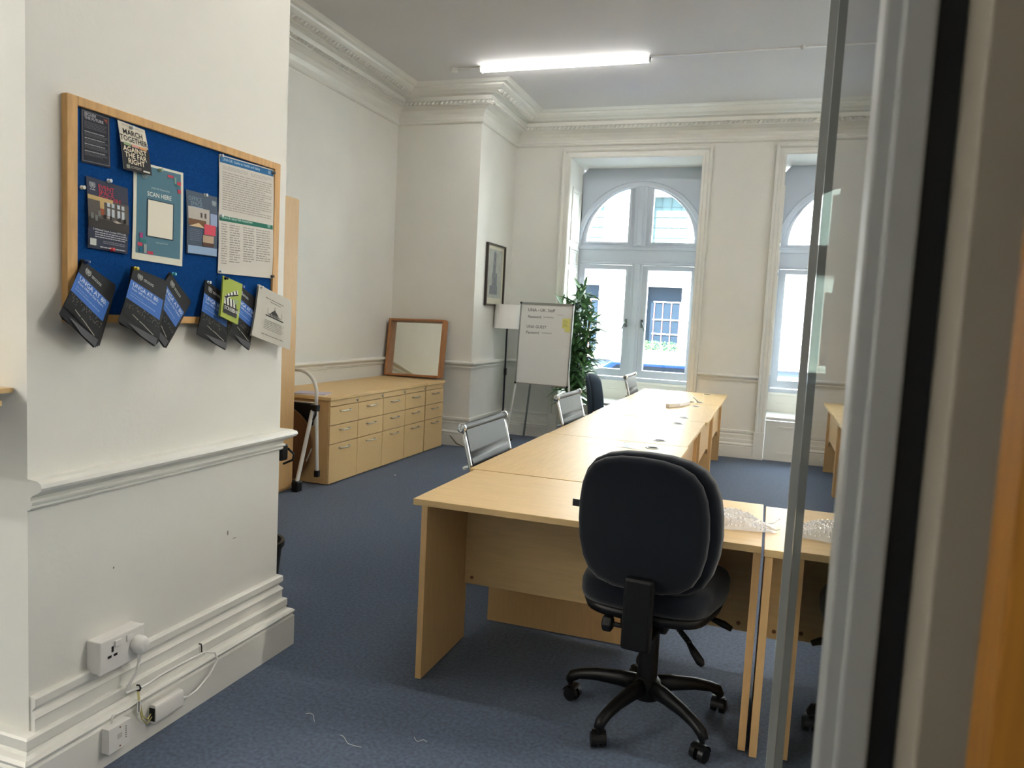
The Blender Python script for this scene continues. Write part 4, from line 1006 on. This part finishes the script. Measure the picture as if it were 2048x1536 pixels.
# secure the future
s = Sheet('flyer', [(1.665, 1.976), (1.763, 1.974), (1.766, 1.828), (1.666, 1.826)], FX0 + .002, FX0 + .003, P2((48, 50, 60)), 'dark flyer headed SECURE THE FUTURE in the top left board corner', 'flyer')
for a in ((.04, .03, .96, .042), (.04, .955, .96, .967), (.04, .03, .056, .967), (.944, .03, .96, .967)): s.rect('border', (120, 122, 132), *a)
s.text('heading', (170, 170, 176), 'SECURE', .1, .105, .0115, .0004); s.text('heading', (170, 170, 176), 'THE FUTURE', .1, .175, .0115, .0004)
s.poly('corner_mark', (150, 80, 70), [(.75, .07), (.9, .07), (.9, .15)]); s.lines('small_print', (118, 116, 122), .1, .86, .22, .36, 5, .3, 1)
for i, v in enumerate((.40, .52, .63, .76)): s.lines('subheading', (170, 170, 176), .1, .8, v, v + .03, 1, .55, i); s.lines('small_print', (118, 116, 122), .1, .9, v + .035, v + .10, 3, .35, i + 9)
s.done()
# march together
def bent(C4, *a, **k): return Sheet('flyer', C4, *a, **k)
s = Sheet('flyer', [(1.789, 1.974), (1.892, 1.969), (1.911, 1.833), (1.801, 1.833)], FX0 + .004, FX0 + .016, P2((222, 216, 200)), 'cream and black MARCH TOGETHER flyer pinned below the top frame', 'flyer', bow=0.002)
s.rect('dark_half', (52, 52, 56), 0, .435, 1, 1)
s.text('heading', (40, 36, 38), 'MARCH', .49, .245, .0225, .0003, 1, 'CENTER'); s.text('heading', (40, 36, 38), 'TOGETHER', .49, .385, .0225, .0003, .92, 'CENTER')
for i, c in enumerate(((150, 170, 130), (214, 160, 150), (220, 160, 110))): s.rect('stripe', c, .1 + .28 * i, .42, .36 + .28 * i, .475)
for i, t in enumerate(('AGAINST', 'THE FAR', 'RIGHT')): s.text('slogan', (240, 228, 200), t, .47, .60 + .125 * i, .0215, .0003, 1, 'CENTER')
s.rect('logo_block', (150, 152, 140), .1, .88, .22, .96); s.lines('small_print', (170, 165, 155), .25, .62, .90, .96, 2, .4); s.rect('logo_block', (226, 224, 214), .68, .93, .92, .965); s.lines('top_rule', (140, 136, 126), .1, .9, .055, .07, 1, .6)
s.done()
# event space
s = Sheet('flyer', [(1.681, 1.791), (1.829, 1.780), (1.826, 1.582), (1.684, 1.588)], FX0 + .003, FX0 + .007, P2((62, 66, 84)), 'flyer with red EVENT SPACE FOR HIRE title and room photo', 'flyer', bow=0.004)
s.emblem('emblem', (196, 200, 204), .13, .105, .0105); s.rect('emblem_caption', (196, 200, 204), .07, .165, .19, .175)
for i, t in enumerate(('EVENT', 'SPACE', 'FOR HIRE')): s.text('heading', (206, 66, 80), t, .26, .135 + .075 * i, .0190, 0)
s.rect('photo', (96, 90, 86), 0, .27, 1, .68); s.rect('photo_wall', (196, 168, 116), 0, .25, .6, .31, .0003); s.rect('photo_wall', (196, 168, 116), .28, .28, .38, .41, .0003); s.rect('photo_panel', (150, 84, 60), .28, .41, .38, .5, .0003)
for u in (.45, .56, .70, .81): s.rect('photo_window', (188, 196, 204), u, .30, u + .07, .36, .0004); s.rect('photo_window', (188, 196, 204), u, .385, u + .07, .50, .0004)
s.rect('photo_floor', (66, 62, 60), 0, .56, 1, .70, .0005)
for u, v, w in ((.42, .52, .16), (.58, .56, .22)): s.poly('photo_table', (186, 176, 164), [(u, v), (u + w / 2, v - .02), (u + w, v), (u + w / 2, v + .02)], .0008)
for u in (.36, .5, .72, .86): s.rect('photo_chair', (44, 42, 44), u, .49, u + .06, .55, .0009)
for u, v in ((.05, .5), (.15, .52), (.22, .45)): s.rect('photo_chair', (120, 124, 122), u, v, u + .06, v + .08, .0009)
s.text('address', (216, 218, 222), '2 Whitehall Court, London SW1A 2EL', .10, .735, .0076, .0001); s.lines('small_print', (196, 198, 206), .15, .95, .755, .85, 3, .4); s.lines('small_print', (150, 154, 166), .35, .9, .87, .92, 2, .4, 4); s.rect('blank_square', (206, 208, 204), .03, .86, .18, .955); s.lines('small_print', (196, 198, 206), .28, .92, .955, .985, 1, .5, 5)
s.done()
# scan here
s = Sheet('poster', [(1.853, 1.870), (2.060, 1.871), (2.058, 1.563), (1.847, 1.570)], FX0 + .001, FX0 + .003, P2((224, 222, 206)), 'teal SCAN HERE poster with white border in board centre', 'poster', bow=0.002)
s.rect('teal_panel', (84, 124, 142), .06, .025, .945, .93)
s.text('intro', (190, 204, 210), 'UNA-UK Membership', .52, .245, .0085, 0, 1, 'CENTER'); s.text('heading', (226, 228, 220), 'SCAN HERE', .5, .325, .0195, .0003, 1, 'CENTER')
s.rect('dark_border', (40, 60, 74), .25, .355, .79, .745, .0003); s.rect('blank_card', (232, 226, 210), .27, .365, .77, .735, .0006)
for c, a in (((196, 72, 92), (.66, .06, .78, .085)), ((196, 72, 92), (.86, .11, .94, .15)), ((196, 72, 92), (.87, .19, .94, .23)), ((128, 160, 150), (.8, .07, .84, .14)), ((50, 130, 124), (.82, .145, .9, .16)), ((172, 72, 130), (.12, .72, .18, .77)), ((50, 130, 124), (.12, .785, .25, .81)), ((196, 72, 92), (.09, .82, .18, .855)), ((40, 110, 140), (.12, .865, .18, .915)), ((150, 160, 160), (.2, .83, .26, .92)), ((196, 72, 92), (.28, .895, .39, .925))): s.rect('colour_block', c, *a, .0003)
s.text('web_line', (170, 190, 196), 'una.org.uk/join', .55, .80, .0085, 0, 1, 'CENTER'); s.emblem('emblem', (196, 204, 206), .2, .12, .012)
s.done()
# office space
s = Sheet('flyer', [(2.071, 1.820), (2.222, 1.818), (2.221, 1.609), (2.075, 1.609)], FX0 + .003, FX0 + .005, P2((84, 98, 116)), 'slate blue OFFICE SPACE flyer with red square', 'flyer', bow=0.003)
s.text('heading', (132, 156, 172), 'OFFICE', .06, .15, .0195); s.text('heading', (132, 156, 172), 'SPACE', .12, .225, .0195); s.rect('strapline', (140, 170, 200), .12, .24, .52, .285)
s.rect('photo', (190, 184, 176), .04, .25, .72, .5); s.rect('photo_desk', (120, 90, 68), .04, .44, .6, .54, .0003)
for u in (.42, .55): s.rect('photo_picture', (84, 80, 78), u, .32, u + .06, .40, .0004)
s.poly('photo_table', (216, 190, 150), [(.05, .56), (.36, .49), (.55, .56)], .0005); s.rect('violet_panel', (150, 166, 200), .74, .30, .97, .5)
s.rect('red_square', (214, 80, 98), .54, .49, .92, .66); s.rect('photo', (186, 164, 140), .5, .67, .86, .85); s.rect('photo_desk', (96, 70, 60), .5, .79, .86, .85, .0003); s.lines('small_print', (120, 130, 156), .08, .46, .6, .8, 7, .35)
s.rect('pale_footer', (150, 176, 208), .02, .865, .98, .99); s.emblem('emblem', (190, 200, 206), .86, .12, .011); s.done()
# two white policy sheets
s = Sheet('notice', [(2.228, 1.969), (2.537, 1.975), (2.537, 1.760), (2.227, 1.758)], FX0 + .002, FX0 + .006, P2((214, 210, 202)), 'white health and safety notice with blue heading band', 'notice', bow=0.002)
s.rect('blue_band', (44, 108, 158), .01, .02, .99, .125); s.text('heading', (168, 196, 220), 'UNA-UK: Guide to Health and Safety', .06, .085, .0135, .0003); s.emblem('emblem', (180, 206, 226), .91, .07, .009)
s.lines('small_print', (166, 162, 156), .05, .5, .17, .24, 3, .3, 3); s.lines('small_print', (166, 162, 156), .55, .95, .17, .24, 3, .3, 4); s.lines('small_print', (160, 156, 150), .05, .95, .27, .92, 17, .32, 5); s.done()
s = Sheet('notice', [(2.227, 1.766), (2.537, 1.771), (2.541, 1.554), (2.228, 1.553)], FX0 + .005, FX0 + .005, P2((212, 208, 200)), 'white risk assessment notice with green heading band', 'notice', bow=0.003)
s.rect('green_band', (46, 116, 98), .01, .02, .99, .125); s.text('heading', (170, 204, 190), 'UNA-UK Safety Risk Assessment', .05, .085, .0125, .0003); s.emblem('emblem', (180, 212, 200), .91, .07, .009)
for u0, u1, k in ((.04, .14, 1), (.18, .36, 2), (.42, .62, 3), (.66, .93, 4)): s.lines('small_print', (158, 154, 148), u0, u1, .17, .9 - .04 * k, 18 - k, .34, k)
s.done()
# brochures
def brochure(C4, xt, xb, label, under, fan=0.03, glossy=False):
    s = Sheet('brochure', C4, xt, xb, P2((32, 32, 34)), label, 'brochure', bow=0.004, group='UNGA at 80 brochures', under=under, fan=fan)
    s.emblem('emblem', (190, 190, 188), .22, .115, .0115)
    s.lines('publisher_line', (190, 190, 188), .33, .62, .105, .155, 2, .4, 2)
    s.poly('blue_panel', (64, 110, 186), [(0, .245), (.95, .245), (.95, .58), (0, .58)])
    s.text('heading', (214, 226, 240), 'UNGA AT 80:', .075, .335, .0195, .0001, 1.0); s.text('subtitle', (206, 220, 238), 'From 1945 to Our Future', .075, .395, .0105, .0001, .98)
    s.lines('small_print', (130, 164, 214), .075, .42, .45, .47, 1, .5, 3); s.lines('small_print', (140, 172, 218), .075, .8, .49, .515, 1, .5, 4)
    s.rect('photo', (22, 22, 23), 0, .58, 1, .86)
    r = random.Random(len(label))
    for i in range(46):
        u, v = r.uniform(.04, .95), r.uniform(.59, .70); s.poly('photo_figures', r.choice(((92, 96, 92), (120, 104, 84), (84, 92, 104))), [(u, v), (u + .014, v), (u + .014, v + .02), (u, v + .02)], .0003)
    for a, b, c, d in ((.25, .765, .42, .80), (.45, .79, .62, .82), (.60, .81, .88, .86)): s.poly('photo_rail', (176, 170, 158), [(a, b), (c, d - .012), (c, d), (a, b + .01)], .0004)
    s.poly('grey_floor', (84, 84, 88), [(.2, .93), (1, .86), (1, .98), (.6, .99)], .0003)
    return s.done()
BXB = BX + 0.05
brochure([(1.664, 1.553), (1.776, 1.469), (1.668, 1.300), (1.556, 1.396)], FX0 + .012, BXB + .012, 'leftmost hanging UNGA brochure, overlapping the board frame corner', 3, -.05)
brochure([(1.834, 1.547), (1.970, 1.490), (1.880, 1.300), (1.740, 1.380)], FX0 + .024, BXB + .026, 'UNGA brochure hanging from yellow pin, second from left', 3, -.05)
brochure([(2.001, 1.540), (2.094, 1.440), (1.952, 1.294), (1.862, 1.392)], FX0 + .008, BXB - .006, 'UNGA brochure partly behind its left neighbour', 2, -.05)
brochure([(2.161, 1.526), (2.283, 1.468), (2.243, 1.278), (2.099, 1.338)], FX0 + .010, BXB - .004, 'UNGA brochure left of and behind green flyer', 1, -.03)
brochure([(2.330, 1.524), (2.432, 1.470), (2.372, 1.274), (2.262, 1.334)], FX0 + .010, BXB - .004, 'UNGA brochure between green flyer and white leaflet', 1, -.05)
s = Sheet('flyer', [(2.231, 1.545), (2.337, 1.520), (2.280, 1.372), (2.188, 1.402)], FX0 + .026, BXB + .018, P2((160, 176, 78)), 'lime green flyer with black and white clapperboard picture', 'flyer', bow=0.002, under=1, fan=.01)
K, Wt = (40, 40, 42), (222, 222, 214)
s.poly('clapper', Wt, [(.16, .44), (.75, .20), (.80, .30), (.24, .52)]); s.poly('clapper', Wt, [(.12, .48), (.78, .48), (.80, .80), (.14, .80)])
for i in range(4): u = .2 + .15 * i; v = .42 - .06 * i; s.poly('clapper_stripe', K, [(u, v), (u + .06, v - .025), (u + .10, v + .06), (u + .05, v + .085)], .0003); s.poly('clapper_stripe', K, [(.16 + .17 * i, .48), (.23 + .17 * i, .48), (.31 + .17 * i, .72), (.24 + .17 * i, .72)], .0003)
s.poly('clapper_edge', K, [(.10, .485), (.80, .30), (.82, .325), (.14, .51)], .0005)
s.rect('title_block', (46, 46, 48), .1, .66, .86, .88, .0004); s.text('heading', (214, 214, 206), 'SCREEN', .14, .78, .019, .0002, .9, e=.0006); s.text('heading', (214, 214, 206), 'CHIC', .57, .78, .019, .0002, .9, e=.0006)
s.poly('leaf_print', (150, 170, 120), [(.62, .42), (.84, .46), (.78, .58), (.62, .54)], .0006); s.done()
s = Sheet('leaflet', [(2.440, 1.526), (2.648, 1.466), (2.606, 1.272), (2.366, 1.333)], FX0 + .020, BXB + .012, P2((186, 184, 174)), 'pale grey leaflet with small dome drawing at the right end', 'leaflet', bow=0.003, under=2, fan=-.018)
s.lines('small_print', (96, 94, 90), .22, .76, .17, .2, 1, .5, 8); s.lines('small_print', (96, 94, 90), .36, .66, .22, .245, 1, .5, 9)
D_ = (52, 50, 48)
s.poly('dome_drawing', D_, [(.38, .45), (.42, .41), (.46, .38), (.5, .34), (.54, .38), (.58, .41), (.62, .45)]); s.rect('dome_drawing', D_, .493, .30, .507, .345); s.rect('dome_drawing', D_, .26, .50, .76, .525); s.rect('dome_drawing', D_, .32, .465, .68, .48)
for i in range(6): s.rect('dome_drawing', D_, .385 + .042 * i, .45, .4 + .042 * i, .5)
for u in (.3, .7): s.rect('dome_spire', (120, 118, 112), u, .36, u + .012, .47)
s.lines('small_print', (120, 118, 112), .25, .78, .60, .80, 6, .3, 10); s.lines('small_print', (96, 94, 90), .22, .8, .88, .905, 1, .5, 11); s.done()

# push pins
def pin(y, z, rgb, x, label):
    t = thing('push_pin', (x, y, z), label, 'push pin', 'push pins on the noticeboard')
    m = mat('pin_%d_%d_%d' % rgb, rgb, 0.25)
    MB().lathe([(0.006, 0), (0.0062, 0.001), (0.0035, 0.003), (0.003, 0.008), (0.0052, 0.0095), (0.0055, 0.011), (0.003, 0.0122)], (x, y, z), 12, 'x').obj('head', m, t, smooth='edge')
    MB().cyl((x - 0.004, y, z), (x, y, z), 0.0006, n=5).obj('spike', STEEL, t)
CL = (206, 212, 214)
for y, z, c, x, lab in ((1.838, 1.963, CL, FX0 + .006, 'clear pin at the head of the march flyer'), (1.757, 1.790, CL, FX0 + .004, 'clear pin over the red title'), (1.668, 1.755, (222, 218, 206), FX0 + .001, 'cream pin at left frame beside event flyer'),
                        (1.765, 1.590, (190, 50, 60), FX0 + .008, 'red pin at the foot of event flyer'), (1.955, 1.860, (150, 176, 150), FX0 + .003, 'pale green pin heading the teal poster'), (2.158, 1.815, CL, FX0 + .004, 'clear pin heading the office flyer'),
                        (2.236, 1.965, CL, FX0 + .003, 'clear pin at top left of the blue banded notice'), (2.530, 1.962, (90, 100, 110), FX0 + .003, 'grey pin in top right of blue banded notice'), (2.236, 1.757, CL, FX0 + .006, 'clear pin at left end of green band'),
                        (2.236, 1.560, CL, FX0 + .006, 'clear pin at lower left of the green banded notice'), (2.533, 1.562, (70, 74, 78), FX0 + .006, 'dark pin at lower right of the green banded notice'), (1.672, 1.546, (30, 60, 110), FX0 + .014, 'navy pin holding the leftmost brochure'),
                        (1.838, 1.540, (206, 186, 50), FX0 + .026, 'yellow pin holding second brochure'), (2.006, 1.534, (70, 160, 170), FX0 + .014, 'turquoise pin holding third brochure'), (2.172, 1.517, CL, FX0 + .012, 'clear pin holding brochure by green flyer'),
                        (2.240, 1.536, (28, 30, 32), FX0 + .028, 'black pin on the green flyer'), (2.350, 1.512, (90, 110, 170), FX0 + .012, 'bluish pin right of the green flyer'), (2.448, 1.515, (210, 208, 200), FX0 + .022, 'white pin on the pale leaflet')):
    pin(y, z, c, x, lab)

# ---------------------------------------------------------------- sockets, adapter and cables on the near skirting
so = thing('double_socket', (PX, 1.80, 0.28), 'white surface mounted double socket on near wall above skirting', 'socket')
MB().box(PX + 0.001, PX + 0.045, 1.700, 1.868, 0.300, 0.402).obj('back_box', WHITEP, so, bevel=0.003)
MB().box(PX + 0.0452, PX + 0.058, 1.698, 1.870, 0.298, 0.404).obj('face_plate', WHITEP, so, bevel=0.004)
hl = MB(); xf_ = PX + 0.0582
for y, z, w_, h_ in ((1.743, .368, .004, .009), (1.732, .347, .007, .004), (1.754, .347, .007, .004)): hl.box(xf_, xf_ + .0006, y - w_, y + w_, z - h_, z + h_)
hl.obj('pin_hole', DARK, so)
for y in (1.762, 1.806): MB().box(xf_, xf_ + .005, y - .012, y + .012, .372, .392).obj('switch', WHITEP, so, bevel=0.0015)
pg = thing('plug', (PX + .06, 1.835, 0.32), 'white three pin plug in the right side of double socket', 'plug')
po = [(1.835 + .027 * math.cos(a) * (1 - .2 * (math.sin(a) < -.3)), .348 + .030 * math.sin(a)) for a in [2 * PI * i / 20 for i in range(20)]]
MB().loft([[Vector((xf_ + d, 1.835 + (a - 1.835) * k, .348 + (b - .348) * k)) for a, b in po] for d, k in ((.001, .95), (.004, 1), (.022, 1), (.034, .8), (.038, .6))]).obj('plug_body', WHITEP, pg, smooth='edge')
MB().cyl((xf_ + .016, 1.835, .325), (xf_ + .014, 1.833, .292), .008, .005, n=10).obj('strain_relief', WHITEP, pg)
cb = MB().tube([(xf_ + .014, 1.833, .292), (xf_ + .010, 1.826, .258), (PX + .058, 1.806, .222), (PX + .052, 1.797, .205), (PX + .052, 1.803, .196), (PX + .056, 1.83, .196), (PX + .055, 1.862, .189), (PX + .047, 1.90, .184), (PX + .044, 1.95, .188), (PX + .044, 2.06, .186), (PX + .05, 2.16, .184), (PX + .065, 2.195, .17), (PX + .075, 2.195, .145), (PX + .08, 2.15, .11), (PX + .083, 2.08, .082), (PX + .082, 2.035, .078)], 0.0042, 7)
cb.obj('cable', WHITEP, label='white cable running from the plug along skirting to the white adapter', cat='cable', smooth=True)
ad = thing('power_adapter', (PX + .08, 1.955, .05), 'white rounded power adapter box fixed low on the skirting', 'adapter')
pr2 = []
for i in range(16):
    a = 2 * PI * i / 16; pr2.append((PX + .0745 + .016 * (abs(math.cos(a)) ** .5) * (1 if math.cos(a) > 0 else -1), .088 + .033 * (abs(math.sin(a)) ** .5) * (1 if math.sin(a) > 0 else -1)))
MB().loft([[Vector((x, y, z)) for x, z in pr2] for y in (1.888, 2.012)]).obj('adapter_body', WHITEP, ad, bevel=0.002, smooth='edge')
MB().box(PX + .063, PX + .085, 1.886, 1.8879, .066, .110).obj('port_opening', DARK, ad)
MB().cyl((PX + .0745, 2.012, .083), (PX + .08, 2.036, .079), .006, .0045, n=10).obj('cable_sleeve', WHITEP, ad)
wr = MB().tube([(PX + .07, 1.886, .09), (PX + .075, 1.868, .082), (PX + .072, 1.850, .10), (PX + .066, 1.846, .14), (PX + .06, 1.846, .17), (PX + .055, 1.85, .19)], 0.0022, 6)
wr.tube([(PX + .075, 1.886, .082), (PX + .078, 1.862, .07), (PX + .074, 1.845, .095), (PX + .066, 1.840, .145), (PX + .058, 1.843, .185)], 0.0022, 6)
wro = wr.obj('thin_wire', mat('yellow_clear_wire', (196, 186, 120), 0.4), label='thin yellowish wires hanging from skirting into the adapter end', cat='wire', smooth=True)
MB().box(PX + .070, PX + .0712, 1.828, 1.843, .122, .160).obj('paper_label', WHITEP, wro); MB().box(PX + .0713, PX + .0717, 1.833, 1.8365, .124, .158).obj('label_print', DARK, wro)
cl = MB()
MB().tube([(PX + .028, 2.153, .213), (PX + .037, 2.153, .214), (PX + .040, 2.153, .20), (PX + .040, 2.153, .186), (PX + .052, 2.153, .180)], .0024, 6).obj('cable_tie', BLACKP, label='black cable tie looped over the skirting at the right cable bend', cat='cable tie')
MB().tube([(PX + .05, 1.846, .203), (PX + .058, 1.848, .204), (PX + .064, 1.849, .195), (PX + .06, 1.849, .186), (PX + .05, 1.848, .184)], .0028, 6).obj('cable_tie', BLACKP, label='black cable tie round the cable under the plug', cat='cable tie')
ph = thing('phone_socket', (PX + .08, 1.75, .05), 'small white square phone socket low on the skirting board', 'socket')
MB().box(PX + .057, PX + .084, 1.703, 1.787, .052, .132).obj('back_box', WHITEP, ph, bevel=0.002)
MB().box(PX + .0842, PX + .088, 1.703, 1.787, .052, .132).obj('face_plate', WHITEP, ph, bevel=0.0015)
k = MB()
for z in (.062, .122): k.lathe([(.003, 0), (.003, .0005)], (PX + .088, 1.745, z), 8, 'x')
k.obj('screw', BROWN, ph, kind='stuff'); MB().box(PX + .088, PX + .0886, 1.735, 1.752, .088, .104).obj('jack_cover', mat('pale_grey_plastic', (196, 194, 188), .4), ph); k = MB(); [k.box(PX + .088, PX + .0884, 1.765, 1.77, .078 + .007 * i, .081 + .007 * i) for i in range(6)]; k.obj('printed_mark', INK, ph)
MB().tube([(PX + .062, 1.735, .132), (PX + .062, 1.738, .150), (PX + .062, 1.742, .156), (PX + .061, 1.76, .152), (PX + .061, 1.80, .149), (PX + .060, 1.85, .1525), (PX + .061, 1.95, .152), (PX + .061, 2.2, .151), (PX + .061, 2.6, .151)], .0028, 6).obj('phone_wire', WHITEP, label='thin white phone wire lying along the skirting ledge', cat='wire', smooth=True)

# scuffs on the painted wall
wnl = bpy.data.objects['wall_near_left']
SC = mat('grey_scuff', (128, 126, 118), 0.8)
for y, z, a, b in ((2.33, 0.575, .004, .010), (1.80, 0.60, .003, .004), (2.37, 0.545, .012, .0015)):
    MB().add([(PX + .0004, y + a * math.cos(t), z + b * math.sin(t)) for t in [2 * PI * i / 10 for i in range(10)]], [tuple(range(10))]).obj('scuff_mark', SC, wnl, fixn=False)

# ---------------------------------------------------------------- small things
bn = thing('waste_bin', (-2.205, 2.865, 0), 'black waste bin just showing behind near wall corner', 'bin')
MB().lathe([(0.10, 0), (0.135, 0.33), (0.145, 0.335), (0.145, 0.36), (0.13, 0.36), (0.09, 0.02), (0.001, 0.02)], (-2.205, 2.865, 0), 28).obj('bin_body', BLACKP, bn, smooth='edge')
ck = thing('cable_plug_bundle', (-1.96, 2.70, .8), 'black plug and cable bundle dangling beside the near wall end', 'cable')
MB().box(-1.945, -1.895, 2.645, 2.69, .80, .87).obj('plug_body', BLACKP, ck, bevel=.008); MB().tube([(-1.90, 2.69, .85), (-1.875, 2.70, .825), (-1.88, 2.70, .80), (-1.92, 2.69, .78)], .005).obj('lead', BLACKP, ck, smooth=True)
sf = thing('wall_shelf', (-2.05, 1.4, 1.18), 'corner of beech shelf just showing at the left edge of view', 'shelf')
MB().box(-2.5, -1.735, 1.18, 1.31, 1.175, 1.188).obj('shelf_board', BEECH, sf); MB().box(-2.42, -2.40, 1.19, 1.505, 1.0, 1.174).obj('bracket', STEEL, sf); MB().box(-2.5, -1.95, 1.31, 1.505, 1.175, 1.188).obj('shelf_back', BEECH, sf)
thr = mat('white_thread', (214, 214, 206), .8)
rnd = random.Random(5)
for (x, y, L, lab) in ((-1.44, 2.23, .055, 'short curved white thread on the carpet, farthest left'), (-1.235, 2.145, .10, 'longest white thread on carpet near the desk leg'), (-1.025, 2.25, .05, 'faint curled thread on carpet under the front desk edge')):
    pts = [(x + L * (i / 11 - .5), y + .012 * math.sin(i * .45 + x * 9) - .02 * (i / 11), .004 + .002 * math.sin(i)) for i in range(12)]
    MB().tube(pts, .0008, 5).obj('thread', thr, label=lab, cat='thread')
for (x, y, lab) in ((-3.052, 5.91, 'white crumb of paper on the carpet before the drawers'), (-0.02, 2.42, 'pale speck on the carpet beside the desk legs')):
    MB().sphere((x, y, .008), .009 if y > 5 else .004, 6, (1, .8, .6)).obj('paper_crumb', thr, label=lab, cat='crumb')
MB().tube([(-3.33, 7.66, .14), (-3.28, 7.645, .10), (-3.2, 7.63, .03), (-3.12, 7.62, .006), (-3.0, 7.62, .006)], .006, 6).obj('floor_cable', mat('grey_cable', (120, 112, 100), .6), label='grey cable dropping from the end drawer unit to the floor', cat='cable', smooth=True)
